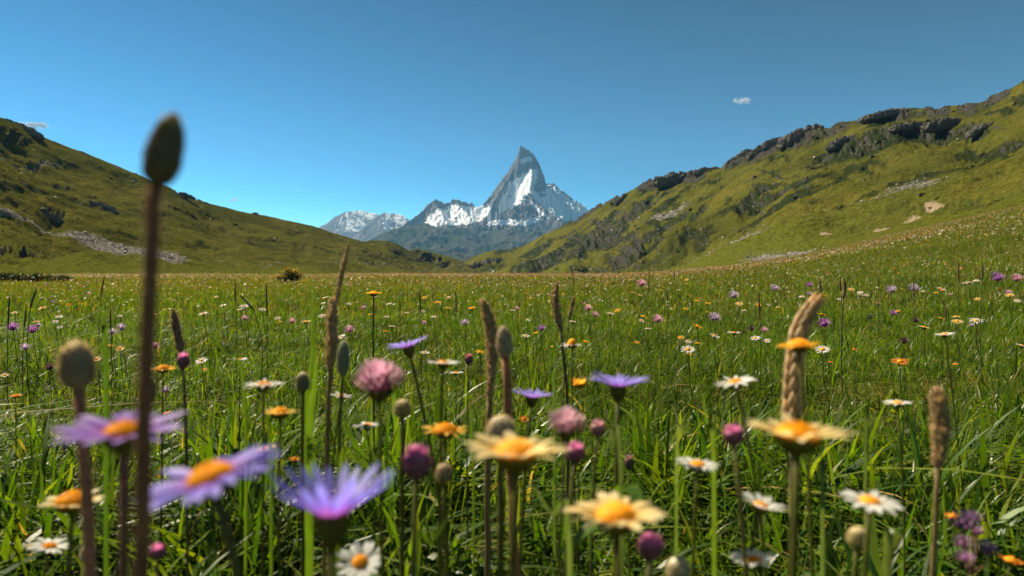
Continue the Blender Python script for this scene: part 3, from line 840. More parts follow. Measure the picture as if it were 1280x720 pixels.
# brown flowering stalks that give the far meadow its rusty cast
for n, y0, y1, h, w in ((900, 5, 14, .25, .004), (8000, 12, 40, .22, .006), (14000, 36, 150, .22, .02)):
    x, y = wedge(n, y0, y1, .9, rng)
    m = (fbm(x * .05, y * .05, 161, 3) + rng.normal(0, .25, n) > -0.05) & (rng.random(n) > smooth(.12, .4, x / y) * .9)
    x, y = x[m], y[m]; n = len(x)
    c = np.array([(0.20, 0.095, 0.035), (0.26, 0.15, 0.06), (0.17, 0.12, 0.04)])[rng.integers(0, 3, n)] * rng.uniform(.7, 1.3, (n, 1))
    put(*blades(x, y, h * rng.lognormal(0, .15, n), np.full(n, w), np.abs(rng.normal(0, .12, n)), 2, c, rng))
V, Q, C = np.concatenate(parts_v), np.concatenate(parts_q), np.concatenate(parts_c)
g = link('meadow_grass', np_mesh('meadow_grass', V, Q, C, M_GRASS, smooth_shade=True))
g['kind'] = 'stuff'; g['label'] = 'green meadow grass covering the whole valley floor'
del V, Q, C, parts_v, parts_q, parts_c


# ------------------------------------------------------------------ the carpet of far flowers, too many to count
def carpet(n, y0, y1, size, half, pal, wts, patch, thr, dense_px=None, zadd=0.0):
    x, y = wedge(n, y0, y1, half, rng)
    m = fbm(x * patch, y * patch * .6, 171, 3) + rng.normal(0, .22, n) > thr
    if dense_px is not None:
        m &= dense_px(CX + F * x / y, y)
    x, y = x[m], y[m]; n = len(x)
    z = ground_z(x, y) + rng.uniform(.16, .30, n) + zadd
    r = size * rng.lognormal(0, .3, n) * .5
    k = 6
    nx, ny = rng.normal(0, .35, n), rng.normal(-.15, .35, n)
    nrm = np.stack([nx, ny, np.ones(n)], -1); nrm /= np.linalg.norm(nrm, axis=1)[:, None]
    a = np.cross(nrm, np.array([0.0, 1.0, 0.1])); a /= np.linalg.norm(a, axis=1)[:, None]; b = np.cross(nrm, a)
    P = np.zeros((n, k + 1, 3)); c0 = np.stack([x, y, z], -1)
    for i in range(k):
        t = 2 * np.pi * i / k
        rr = (r * rng.uniform(.75, 1.2, n))[:, None]
        P[:, i] = c0 + a * math.cos(t) * rr + b * math.sin(t) * rr
    P[:, k] = c0 - nrm * (r * .9)[:, None]                  # small receptacle beneath, so each head has depth
    base = (np.arange(n) * (k + 1))[:, None]
    tri = []
    for i in range(k):
        tri.append(base + np.array([[k, (i + 1) % k, i]]))
    T = np.concatenate([np.stack(tri, 1).reshape(-1, 3), (base + np.array([[0, 1, 2]])), (base + np.array([[0, 2, 3]])), (base + np.array([[0, 3, 4]])), (base + np.array([[0, 4, 5]]))])
    col = np.array(pal)[rng.choice(len(pal), n, p=wts)] * rng.uniform(.8, 1.1, (n, 1))
    return P.reshape(-1, 3), T, np.repeat(col, k + 1, 0)


PAL = [(.74, .70, .58), (.72, .42, .07), (.62, .24, .04), (.45, .22, .28), (.32, .18, .36), (.55, .40, .24)]
CV, CT, CC = [], [], []; off = 0
for args in ((2200, 5, 13, .022, .85, PAL, [.36, .16, .14, .12, .06, .16], .35, .12),
             (8000, 12, 32, .028, .85, PAL, [.36, .14, .14, .10, .04, .22], .16, .0),
             (26000, 30, 95, .055, .9, PAL, [.28, .18, .16, .08, .02, .28], .05, -.12),
             (22000, 60, 170, .085, .8, PAL, [.22, .22, .18, .08, .02, .28], .02, -.2, lambda px, y: (px > 430) & (px < 900)),
             (26000, 14, 70, .055, .8, PAL, [.40, .12, .10, .08, .0, .30], .05, -.1, lambda px, y: (px > 860) & (np.abs((y - np.interp(px, [860, 1000, 1280, 1700], [66, 36, 22, 18])) / np.interp(px, [860, 1000, 1280], [16, 11, 8])) < rng.random(len(y)) ** .5))):
    P, T, c = carpet(*args)
    CV.append(P); CT.append(T + off); CC.append(c); off += len(P)
o = link('flower_carpet', np_mesh('flower_carpet', np.concatenate(CV), np.concatenate(CT), np.concatenate(CC), M_PETAL, smooth_shade=False))
o['kind'] = 'stuff'; o['label'] = 'carpet of tiny distant white orange and pink meadow flowers'

# ------------------------------------------------------------------ flowers
LILAC = ((.44, .14, .58), (.32, .25, .84), (.42, .39, .93))
DEEP = ((.38, .06, .46), (.19, .11, .66), (.22, .19, .80))
WHITE = ((.80, .80, .68), (.88, .87, .84), (.90, .89, .87))
CREAM = ((.90, .56, .11), (.90, .67, .28), (.90, .75, .42))
ORANGE = ((.88, .40, .02), (.90, .48, .03), (.90, .52, .05))
RUST = ((.70, .16, .02), (.80, .24, .03), (.82, .30, .04))
YELLOW = ((.85, .50, .02), (.88, .60, .04), (.88, .64, .06))
PINKD = ((.55, .40, .45), (.66, .48, .52), (.70, .52, .52))
C_DISC = (.95, .37, .005)
C_GREEN = (.088, .092, .014)
C_RED = (.15, .075, .05)


def empty_thing(name, loc, label, cat, group=None):
    o = bpy.data.objects.new(name, None); COL.objects.link(o)
    o.location = loc; o.empty_display_size = 0.01
    o['label'] = label; o['category'] = cat
    if group: o['group'] = group
    return o


def axis_rot(lr, tc, spin=0.0):
    ax = Vector((math.tan(R(lr)), -math.tan(R(tc)), 1)).normalized()
    return Vector((0, 0, 1)).rotation_difference(ax).to_matrix().to_4x4() @ Matrix.Rotation(spin, 4, 'Z')


def petals_mb(rad, n, wid, rise, droop, r0, pal, layers=2, seg=5, jit=1.0, curl=0.0):
    """Ray petals round the z axis; rise/droop in units of radius."""
    mb = MB()
    for l in range(layers):
        m = n // layers
        for k in range(m):
            a = 2 * math.pi * (k + 0.5 * l + random.uniform(-.16, .16) * jit) / m
            d = Vector((math.cos(a), math.sin(a), 0)); s = Vector((-math.sin(a), math.cos(a), 0))
            ln = rad * random.uniform(1 - .10 * jit, 1.0 + .03 * jit) * (1 - 0.05 * l)
            rs = rise + random.uniform(-.07, .07) * jit - .05 * l; dr = droop + random.uniform(-.10, .06) * jit
            sk = random.uniform(-.05, .05) * jit
            w = wid * random.uniform(.85, 1.12)
            tw = random.uniform(-.35, .35) * jit
            P, Wd, S, N, C = [], [], [], [], []
            for i in range(seg + 1):
                t = i / seg
                r = r0 + (ln - r0) * t
                P.append(d * r + s * (sk * r * t) + Vector((0, 0, rad * (rs * t + dr * t * t) - .015 * rad * l)))
                Wd.append(w * (0.42 + 1.0 * t if t < .45 else (.93 * max(.12, 1 - max(0, (t - .62) / .38) ** 2.2))))
                ta = tw * t
                S.append(s * math.cos(ta) + Vector((0, 0, math.sin(ta)))); N.append(Vector((0, 0, 1)))
                c = vmix(pal[0], pal[1], min(1, t * 2.2)) if t < .45 else vmix(pal[1], pal[2], (t - .45) / .55)
                C.append(vmul(c, random.uniform(.97, 1.03)))
            br = random.uniform(.88, 1.06)
            mb.strip(P, Wd, S, [vmul(c, br) for c in C], cup=0.16, nrm=N)
    return mb


def disc_mb(r, h, col, bumps=120, n=14):
    mb = MB()
    prof = [(r, -.15 * h), (r * .98, .25 * h), (r * .82, .66 * h), (r * .5, .92 * h), (r * .12, h)]
    mb.lathe(prof, [vmul(col, k) for k in (.75, .85, .95, 1.0, .95)], n)
    for k in range(bumps):
        q = math.sqrt((k + .5) / bumps); a = k * 2.39996
        x, y = r * q * math.cos(a), r * q * math.sin(a)
        z = h * (1 - q ** 2.4) + .02 * r
        s = r * .11; t = Vector((x, y, z)); c = vmul(col, random.uniform(.6, 1.2))
        up = Vector((x * .5, y * .5, r)).normalized() * s * random.uniform(1.4, 2.4)
        mb.add([t + Vector((s, 0, -s)), t + Vector((-.5 * s, .87 * s, -s)), t + Vector((-.5 * s, -.87 * s, -s)), t + up], [(0, 1, 3), (1, 2, 3), (2, 0, 3)], c)
    return mb


def calyx_mb(r, depth, rs, col=C_GREEN, n=12):
    mb = MB()
    mb.lathe([(rs, -depth), (r * .62, -depth * .8), (r * .98, -depth * .42), (r * 1.02, -depth * .12), (r * .8, 0)], [vmul(col, k) for k in (1, .95, 1.05, 1.1, 1)], n, jit=.04)
    m = 16
    for k in range(m):                                       # pointed bracts lying on the cup
        a = 2 * math.pi * k / m
        d = Vector((math.cos(a), math.sin(a), 0)); s = Vector((-math.sin(a), math.cos(a), 0))
        P = [d * (r * q) + Vector((0, 0, z * depth)) for q, z in ((.72, -.78), (1.06, -.4), (1.12, -.08), (1.2, .1))]
        mb.strip(P, [r * .2, r * .3, r * .2, r * .03], s, vmul(col, random.uniform(.85, 1.25)))
    return mb


def bezier(p0, p1, p2, n):
    return [p0 * (1 - t) ** 2 + p1 * (2 * t * (1 - t)) + p2 * t ** 2 for t in [i / (n - 1) for i in range(n)]]


def add_stem(root, top, base, r0, r1, col, axis=None, name='stem', n=12, leaf=0, bend=None, hairy=0):
    """Stem from base to top (both relative to root)."""
    L = (top - base).length
    ax = axis if axis is not None else Vector((0, 0, 1))
    mid = top - ax * L * 0.5 if bend is None else bend
    P = bezier(base, mid, top, n)
    P = [p + Vector((random.uniform(-1, 1), random.uniform(-1, 1), 0)) * r1 * .25 * (0 < i < n - 1) for i, p in enumerate(P)]
    mb = MB(); mb.tube(P, [r0 + (r1 - r0) * i / (n - 1) for i in range(n)], [vmul(col, random.uniform(.88, 1.12)) for _ in P], 8)
    st = mb.build(name, M_STEM, root)
    if hairy:
        hb = MB()
        for k in range(hairy):
            t = random.uniform(.35, .99) * (n - 1); i = min(int(t), n - 2); p = P[i].lerp(P[i + 1], t - i); a = random.uniform(0, 6.283)
            dv = Vector((math.cos(a), math.sin(a), 0)); bristles(hb, p + dv * r1 * .95, dv, r1 * .9, r1 * .05, (.5, .42, .3), .2)
        hb.build('stem_hair', M_FUZZ, st)
    for k in range(leaf):
        p = P[int(n * random.uniform(.35, .8))]
        a = random.uniform(0, 2 * math.pi); d = Vector((math.cos(a), math.sin(a), 0)); s = Vector((-d.y, d.x, 0))
        ln = L * random.uniform(.16, .26); lm = MB()
        lm.strip([p + d * ln * t + Vector((0, 0, ln * (.9 * t - .75 * t * t))) for t in (0, .25, .5, .75, 1)], [ln * q for q in (.05, .16, .18, .12, .01)], s, vmul((.06, .125, .014), random.uniform(.9, 1.3)), .2)
        lm.build('leaf', M_GRASS, st)
    return st


REFS = []     # landmarks for the small flowers: (px, py, phrase)
PLACED = []   # (px, py, kind phrase)


def base_of(px, py, d, lean_px=0.0, dd=0.0):
    p = at(px + lean_px, py, d)
    x, y = p.x, p.y + dd
    return Vector((x, y, float(ground_z(x, y)) - 0.01))


def head_parts(root, M, parts):
    for nm, mb, mat in parts:
        o = mb.build(nm, mat, root); o.matrix_local = M
    return root


def flower(kind, px, py, w, size, lr, tc, label, ref=None, lean=0, dd=0.0, cat=None, name=None, pal=None, stemcol=None, rise=None, droop=None,
           npet=None, discr=None, disch=None, leaf=0, sr=None, wid=None, nodisc=False, grp=None):
    d = size * F / w
    rad = size / 2
    hp = at(px, py, d)
    base = base_of(px, py, d, lean, dd)
    spec = {'aster': dict(n=30, wid=.17, rise=.28, droop=.02, dr=.24, dh=.14, pal=LILAC, nm='purple_aster', cat='aster', grp='purple asters'),
            'daisy': dict(n=26, wid=.20, rise=.20, droop=-.10, dr=.30, dh=.13, pal=WHITE, nm='white_daisy', cat='daisy', grp='white daisies'),
            'cream': dict(n=18, wid=.29, rise=.20, droop=-.12, dr=.36, dh=.22, pal=CREAM, nm='cream_daisy', cat='daisy', grp='cream petalled daisies with orange centres'),
            'orange': dict(n=36, wid=.16, rise=.26, droop=-.10, dr=.44, dh=.24, pal=ORANGE, nm='orange_flower', cat='flower', grp='orange meadow flowers')}[kind]
    root = empty_thing(name or spec['nm'], base, label, cat or spec['cat'], grp or spec['grp'])
    ax = axis_rot(lr, tc * (.75 if tc > 35 else .3) - 3, random.uniform(0, 6))
    pal = pal or spec['pal']; dr = (discr or spec['dr']) * rad; dh = (disch or spec['dh']) * rad
    rise = spec['rise'] if rise is None else rise; droop = spec['droop'] if droop is None else droop
    sr = sr or rad * 0.066
    top = hp - base; dep = rad * (.34 if kind != 'aster' else (.5 if nodisc else .32))
    M = Matrix.Translation(top) @ ax
    axis = (ax @ Vector((0, 0, 1)))
    parts = [('petals', petals_mb(rad, npet or spec['n'], (wid or spec['wid']) * rad, rise, droop, dr * .75, pal), M_PETAL)]
    if not nodisc:
        parts.append(('disc', disc_mb(dr, dh, C_DISC if pal is not YELLOW else (.9, .52, .02)), M_DISC))
    parts.append(('calyx', calyx_mb(dr * 1.0, dep, sr * 1.3), M_STEM))
    head_parts(root, M, parts)
    add_stem(root, top - axis * dep * .95, Vector((0, 0, 0)), sr * 1.25, sr, stemcol or C_GREEN, axis, leaf=leaf or (1 if kind == 'cream' else 0), hairy=200 if w > 40 else 0)
    if ref: REFS.append((px, py, ref))
    PLACED.append((px, py, spec['cat']))
    return root


def florets_mb(rx, rz, n, c_lo, c_hi, c_tip, ln, low=-.55):
    mb = MB()
    for k in range(n):
        z = low + (1 - low) * (k + .5) / n; a = k * 2.39996
        q = math.sqrt(max(0, 1 - z * z))
        nrm = Vector((q * math.cos(a), q * math.sin(a), z)); p = Vector((nrm.x * rx * .62, nrm.y * rx * .62, nrm.z * rz * .62))
        d = (nrm + Vector((0, 0, .75))).normalized(); s = Vector((-math.sin(a), math.cos(a), 0))
        l = ln * random.uniform(.8, 1.15)
        hh = (z - low) / (1 - low); c0 = vmix(c_lo, c_hi, hh); j = random.uniform(.8, 1.15)
        out = nrm * l * .18
        mb.strip([p, p + d * l * .45 + out, p + d * l * .8 + out * .8, p + d * l], [l * .14, l * .30, l * .24, l * .05], s, [vmul(c0, .8 * j), vmul(c0, j), vmul(vmix(c0, c_tip, .6), j), vmul(c_tip, j)], .5, nrm)
    mb.lathe([(rx * .2, -rz * .62), (rx * .55, -rz * .42), (rx * .62, 0), (rx * .4, rz * .5), (rx * .08, rz * .66)], [vmul(c_lo, .8)] * 5, 10)
    return mb


def clover(px, py, w, size, lr, label, ref=None, lean=0, cols=None, leaf=0):
    d = size * F / w; hp = at(px, py, d); base = base_of(px, py, d, lean)
    c = cols or ((.40, .13, .24), (.62, .28, .42), (.80, .56, .62))
    root = empty_thing('clover_flower', base, label, 'clover', 'pink clover heads')
    M = Matrix.Translation(hp - base) @ axis_rot(lr, 5); rx = size / 2
    cal = MB(); cal.lathe([(rx * .14, -rx * .95), (rx * .5, -rx * .62), (rx * .62, -rx * .35)], [C_GREEN] * 3, 10)
    for k in range(12):
        a = 2 * math.pi * k / 12; dv = Vector((math.cos(a), math.sin(a), 0)); s = Vector((-dv.y, dv.x, 0))
        cal.strip([dv * rx * .3 + Vector((0, 0, -rx * .8)), dv * rx * .72 + Vector((0, 0, -rx * .5)), dv * rx * .82 + Vector((0, 0, -rx * .2))], [rx * .12, rx * .2, rx * .02], s, vmul(C_GREEN, random.uniform(.8, 1.2)))
    head_parts(root, M, [('florets', florets_mb(rx * .92, rx * .66, 96, *c, rx * .62), M_PETAL), ('calyx', cal, M_STEM)])
    ax = (M.to_3x3() @ Vector((0, 0, 1)))
    add_stem(root, hp - base - ax * rx * .9, Vector((0, 0, 0)), rx * .12, rx * .10, C_GREEN, ax, leaf=2, hairy=160)
    if ref: REFS.append((px, py, ref))
    PLACED.append((px, py, 'clover'))


def pink_bud(px, py, w, size, aspect, lr, label, ref=None, lean=0, top=(.60, .16, .36), low=(.14, .05, .07), stemcol=None, catname='bud'):
    """Closed knapweed-like bud: scaly cup with a tuft of coloured florets."""
    d = size * F / w; hp = at(px, py, d); base = base_of(px, py, d, lean)
    root = empty_thing('flower_bud', base, label, catname, 'closed flower buds')
    M = Matrix.Translation(hp - base) @ axis_rot(lr, 0); r = size / 2; h = r * aspect
    cup = MB(); cup.lathe([(r * .2, -h), (r * .72, -h * .72), (r * .98, -h * .2), (r * .94, h * .25), (r * .7, h * .55), (r * .3, h * .7)], [vmul(low, .9), low, low, vmix(low, top, .3), vmix(low, top, .6), top], 12, jit=.02)
    for k in range(48):
        z = -0.85 + 1.15 * (k / 48); a = k * 2.39996; q = math.sqrt(max(0.05, 1 - z * z))
        dv = Vector((math.cos(a), math.sin(a), 0)); s = Vector((-dv.y, dv.x, 0))
        p = dv * r * q * 1.0 + Vector((0, 0, z * h))
        c = vmul(vmix(low, top, max(0, z * .8)), random.uniform(.7, 1.4))
        cup.strip([p, p + dv * r * .08 + Vector((0, 0, h * .16)), p + dv * r * .02 + Vector((0, 0, h * .32))], [r * .3, r * .3, r * .04], s, c)
    tuft = MB()
    for k in range(46):
        q = math.sqrt((k + .5) / 46); a = k * 2.39996; dv = Vector((math.cos(a), math.sin(a), 0)); s = Vector((-dv.y, dv.x, 0))
        p = dv * r * .72 * q + Vector((0, 0, h * .35)); l = h * random.uniform(.5, .75)
        t = dv * q * .35 + Vector((0, 0, 1))
        tuft.strip([p, p + t * l * .55, p + t * l - dv * r * .12 * q], [r * .16, r * .2, r * .03], s, [top, vmul(top, random.uniform(.9, 1.3)), vmul(vmix(top, (.8, .5, .65), .35), random.uniform(.9, 1.2))], .3)
    head_parts(root, M, [('bud_scales', cup, M_BUD), ('florets', tuft, M_PETAL)])
    ax = (M.to_3x3() @ Vector((0, 0, 1)))
    add_stem(root, hp - base - ax * h * .95, Vector((0, 0, 0)), r * .24, r * .2, stemcol or (.11, .10, .03), ax)
    if ref: REFS.append((px, py, ref))
    PLACED.append((px, py, 'bud'))


def bristles(mb, p, nrm, ln, wd, col, up=0.4):
    d = (nrm + Vector((random.uniform(-.5, .5), random.uniform(-.5, .5), up + random.uniform(-.3, .3)))).normalized()
    s = d.cross(Vector((random.uniform(-1, 1), random.uniform(-1, 1), random.uniform(-1, 1)))).normalized() * wd
    mb.add([p - s, p + s, p + d * ln * random.uniform(.6, 1.2)], [(0, 1, 2)], col)


def soft_bud(px, py, w, size, aspect, lr, label, ref=None, lean=0, body=(.20, .155, .09), tip=(.50, .40, .22), stemcol=C_RED, sr=.28, bend=None, fuzz=900, shape=0.0, stemname='stem', dd=0.0, name='flower_bud'):
    """Closed egg-shaped bud with a downy skin and a paler crown."""
    d = size * F / w; hp = at(px, py, d); base = base_of(px, py, d, lean, dd)
    root = empty_thing(name, base, label, 'bud', 'closed flower buds')
    M = Matrix.Translation(hp - base) @ axis_rot(lr, 0); r = size / 2; h = r * aspect
    mb = MB(); prof, cols = [], []
    for i in range(13):
        t = -1 + 2 * i / 12
        q = math.sqrt(max(0.012, 1 - abs(t) ** 2.3)) * (1 - .22 * shape * t - .10 * t)
        prof.append((r * q, h * t)); cols.append(vmul(vmix(body, tip, smoothf(.45, 1.0, t)), random.uniform(.9, 1.1)))
    mb.lathe(prof, cols, 16, jit=.015)
    for k in range(70):                                      # bract seams
        t = -.9 + 1.7 * k / 70; a = k * 2.39996; q = math.sqrt(max(.02, 1 - abs(t) ** 2.3)) * (1 - .22 * shape * t - .10 * t)
        dv = Vector((math.cos(a), math.sin(a), 0)); s = Vector((-dv.y, dv.x, 0))
        p = dv * r * q * 1.005 + Vector((0, 0, t * h))
        q2 = math.sqrt(max(.02, 1 - abs(min(.99, t + .3)) ** 2.3)) * (1 - .22 * shape * t - .10 * t)
        p2 = dv * r * q2 * 1.03 + Vector((0, 0, (t + .3) * h))
        c = vmul(vmix(body, tip, smoothf(.4, 1.0, t)), random.uniform(.7, 1.35))
        mb.strip([p, (p + p2) * .5 + dv * r * .05, p2], [r * .3, r * .3, r * .03], s, c)
    fz = MB()
    for k in range(fuzz):
        t = random.uniform(-.8, 1); a = random.uniform(0, 6.283); q = math.sqrt(max(.0, 1 - abs(t) ** 2.3)) * (1 - .22 * shape * t - .10 * t)
        dv = Vector((math.cos(a), math.sin(a), t * .5))
        bristles(fz, Vector((dv.x * r * q, dv.y * r * q, t * h)), dv, r * .26, r * .016, vmul(vmix((.55, .47, .30), tip, .5), random.uniform(.8, 1.2)), .8)
    head_parts(root, M, [('bud_scales', mb, M_BUD), ('down', fz, M_FUZZ)])
    ax = (M.to_3x3() @ Vector((0, 0, 1)))
    add_stem(root, hp - base - ax * h * .93, Vector((0, 0, 0)), r * sr * 1.15, r * sr, stemcol, ax, bend=None if bend is None else bend - base, n=18, hairy=420 if w > 30 else 160)
    if ref: REFS.append((px, py, ref))
    PLACED.append((px, py, 'bud'))
    return root


def smoothf(a, b, x):
    t = min(1, max(0, (x - a) / (b - a)))
    return t * t * (3 - 2 * t)


def spike(path, w, d, label, ref=None, col=(.30, .20, .10), hair=(.62, .46, .27), nb=700, stem_to=None, taper=.8, stemcol=(.20, .14, .06), sw=.26, name='grass_spike', lumps=.12, dense=True):
    """Dry bristly flower spike along photo points path (tip first), w photo px wide."""
    P = [at(x, y, d) for x, y in path]
    m = 34; Q = []
    for i in range(m):
        t = i / (m - 1) * (len(P) - 1); k = min(int(t), len(P) - 2); f = t - k
        pm1, p0, p1, p2 = P[max(k - 1, 0)], P[k], P[k + 1], P[min(k + 2, len(P) - 1)]
        Q.append(.5 * ((2 * p0) + (p1 - pm1) * f + (2 * pm1 - 5 * p0 + 4 * p1 - p2) * f * f + (3 * p0 - pm1 - 3 * p1 + p2) * f ** 3))
    r = w / F * d * .5
    end = Q[-1]
    bx = stem_to if stem_to is not None else path[-1][0]
    base = base_of(bx, path[-1][1], d)
    root = empty_thing(name, base, label, 'grass spike', 'dry grass spikes')
    rad = [r * max(.06, min(1, 1.02 * math.sqrt(i / (m - 1) / .30) if i / (m - 1) < .30 else 1.0)) * (1 if i / (m - 1) < taper else 1 - .45 * (i / (m - 1) - taper) / (1 - taper)) for i in range(m)]
    rad = [min(x, r) * (1 + random.uniform(-lumps, lumps)) for x in rad]
    mb = MB(); mb.tube([p - base for p in Q], [x * .72 for x in rad], [vmul(col, random.uniform(.8, 1.2)) for _ in Q], 10)
    br = MB()
    for k in range(nb):
        t = random.random() * (m - 1); i = min(int(t), m - 2); f = t - i
        p = Q[i] * (1 - f) + Q[i + 1] * f; rr = rad[i] * (1 - f) + rad[i + 1] * f
        a = random.uniform(0, 6.283); dv = Vector((math.cos(a), math.sin(a), 0))
        c = vmul(hair, random.uniform(.65, 1.2))
        q = p + dv * rr * .66 - base
        if k % 3 == 0:                                       # husk
            s = Vector((-dv.y, dv.x, 0))
            br.strip([q - Vector((0, 0, rr * .25)), q + dv * rr * .2 + Vector((0, 0, rr * .1)), q + dv * rr * .26 + Vector((0, 0, rr * .6))], [rr * .22, rr * .3, rr * .04], s, vmul(c, .8), .3)
        bristles(br, q, dv, rr * .55, rr * .035, c, .7)
    head_parts(root, Matrix.Identity(4), [('spike_core', mb, M_STEM), ('bristles', br, M_FUZZ)])
    add_stem(root, end - base, Vector((0, 0, 0)), r * sw * 1.1, r * sw, stemcol, ((Q[-2] - Q[-1]).normalized() + Vector((0, 0, 1))).normalized(), n=14)
    if ref: REFS.append((sum(p[0] for p in path) / len(path), sum(p[1] for p in path) / len(path), ref))


def wheat(path, w, d, label, ref):
    P = [at(x, y, d) for x, y in path]; base = base_of(path[-1][0] - 4, path[-1][1], d)
    root = empty_thing('grass_ear', base, label, 'grass ear', 'dry grass spikes')
    n = 12; r = w / F * d * .5
    mb = MB(); core = MB(); Q = []
    for i in range(n * 2):
        t = i / (n * 2 - 1) * (len(P) - 1); k = min(int(t), len(P) - 2); f = t - k
        pm1, p0, p1, p2 = P[max(k - 1, 0)], P[k], P[k + 1], P[min(k + 2, len(P) - 1)]
        Q.append(.5 * ((2 * p0) + (p1 - pm1) * f + (2 * pm1 - 5 * p0 + 4 * p1 - p2) * f * f + (3 * p0 - pm1 - 3 * p1 + p2) * f ** 3))
    core.tube([q - base for q in Q], r * .35, (.16, .10, .05), 8)
    for i in range(1, n * 2 - 1):
        ax = (Q[i - 1] - Q[i + 1]).normalized(); sx = ax.cross(Vector((0, 1, 0))).normalized(); sy = ax.cross(sx)
        env = min(1, .45 + i / 14)
        for j in range(3):
            a = i * math.pi / 3 + j * 2 * math.pi / 3 + .2
            o = sx * math.cos(a) + sy * math.sin(a)
            L, rr = r * 1.35, r * .46
            dv = (ax * 1.0 + o * .32).normalized(); c0 = Q[i] - base + o * r * .52 * env
            s1 = dv.cross(o).normalized(); s2 = dv.cross(s1)
            c = vmul((.60, .45, .25), random.uniform(.6, 1.2))
            rings = []
            for q, z in ((.25, -.9), (.8, -.5), (1, 0), (.75, .5), (.15, 1.05)):
                rings.append([c0 + dv * (z * L * .7) + (s1 * math.cos(b) + s2 * math.sin(b)) * rr * q * env for b in [2 * math.pi * m / 7 for m in range(7)]])
            mb.rings(rings, [vmul(c, .45), vmul(c, .7), c, vmul(c, 1.15), vmul(c, 1.3)])
            if random.random() < .5:
                tip = c0 + dv * L * .72; bristles(mb, tip, dv, r * .7, r * .04, vmul(c, 1.1), .2)
    head_parts(root, Matrix.Identity(4), [('core', core, M_STEM), ('grain_husks', mb, M_FUZZ)])
    add_stem(root, Q[-1] - base, Vector((0, 0, 0)), r * .22, r * .2, (.26, .2, .09), Vector((0, 0, 1)))
    REFS.append((path[len(path) // 2][0], path[len(path) // 2][1], ref))


def grass_blade(path, w, d, label, col=(.075, .14, .018)):
    """Single broad blade through photo points (tip first), w px at its widest."""
    P = [at(x, y, d) for x, y in path]
    base = base_of(path[-1][0], path[-1][1], d)
    P.append(base + Vector((0, 0, .0)))
    m = 16; Q = []
    for i in range(m):
        t = i / (m - 1) * (len(P) - 1); k = min(int(t), len(P) - 2); f = t - k
        pm1, p0, p1, p2 = P[max(k - 1, 0)], P[k], P[k + 1], P[min(k + 2, len(P) - 1)]
        Q.append(.5 * ((2 * p0) + (p1 - pm1) * f + (2 * pm1 - 5 * p0 + 4 * p1 - p2) * f * f + (3 * p0 - pm1 - 3 * p1 + p2) * f ** 3) - base)
    W_ = [.62 * w / F * d * min(1, .04 + 1.9 * (i / (m - 1))) for i in range(m)]
    mb = MB(); s = Vector((1, random.uniform(-.5, .5), 0)).normalized()
    mb.strip(Q, W_, s, [vmul(col, random.uniform(.92, 1.08)) for _ in Q], .35, Vector((0, -1, .2)))
    o = mb.build('broad_grass', M_GRASS); o.location = base
    o['label'] = label; o['category'] = 'grass blade'; o['kind'] = 'thing'; o['group'] = 'broad grass blades'


# --- the near flowers, each traced
stk = soft_bud(206, 188, 42, .0110, 2.3, 14, 'tall dark closed bud on a thick brown stem, rising above the skyline', 'the tall dark bud', lean=-62, body=(.085, .065, .032), tip=(.46, .30, .09), stemcol=(.19, .085, .05), sr=.42, fuzz=300, shape=.5,
               bend=at(176, 400, .0110 * F / 42))
soft_bud(96, 457, 39, .0165, 1.55, -4, 'large blurred grey green bud with a pale top on a pinkish stem', 'the large grey green bud', lean=40, body=(.22, .16, .095), tip=(.68, .52, .29), stemcol=(.30, .15, .10), sr=.34)
flower('aster', 155, 541, 162, .056, 2, 20, 'purple aster with orange centre partly hidden behind the tall brown stem', 'the purple aster behind the brown stem', npet=24, wid=.22, rise=.22, droop=-.08, pal=((.44, .09, .48), (.32, .16, .62), (.40, .26, .70)), stemcol=C_RED, discr=.27, lean=-30)
flower('aster', 263, 597, 184, .056, -15, 29, 'large tilted purple aster with a broad orange centre', 'the tilted purple aster', npet=26, wid=.21, rise=.16, droop=-.10, pal=DEEP, discr=.29, disch=.16, lean=40, dd=.02)
flower('aster', 415, 641, 172, .054, -2, -6, 'blue violet aster seen from the side with upswept petals, lowest of the asters', 'the upswept blue aster', npet=24, wid=.15, rise=.50, droop=.06, pal=((.48, .09, .50), (.22, .17, .80), (.28, .29, .90)), nodisc=True)
flower('cream', 645, 567, 140, .054, 2, 6, 'large cream daisy with orange centre beneath the round grey bud', 'the cream daisy beneath the grey bud', npet=18, wid=.25, rise=.30, droop=-.10, disch=.2)
flower('cream', 770, 646, 134, .053, -2, 8, 'large cream daisy with orange dome, lowest of the cream daisies', 'the lowest cream daisy', npet=18, wid=.25, rise=.30, droop=-.16, disch=.22)
flower('cream', 997, 545, 138, .054, 3, 5, 'large cream daisy standing in front of the braided dry ear', 'the cream daisy before the braided ear', npet=20, wid=.22, rise=.30, droop=-.10, disch=.2)
flower('cream', 92, 628, 76, .042, 4, 6, 'small cream daisy with bright orange centre beneath the large grey green bud', 'the small cream daisy', npet=14, wid=.28, rise=.22, droop=-.10, discr=.5, disch=.3)
flower('orange', 998, 432, 56, .034, -5, 4, 'flat orange flower crossing in front of the braided dry ear', 'the flat orange flower', rise=.18, droop=-.1, lean=-6)
flower('aster', 773, 482, 82, .052, 2, -4, 'lilac aster with evenly fanned petals, standing right of centre', 'the evenly fanned lilac aster', npet=34, wid=.14, rise=.36, droop=-.04, nodisc=True, leaf=1)
flower('aster', 665, 496, 56, .044, 6, -2, 'small lilac aster close behind the reddish stem of the slim grey bud', 'the small lilac aster', npet=30, wid=.14, rise=.34, droop=-.06, nodisc=True, lean=-10)
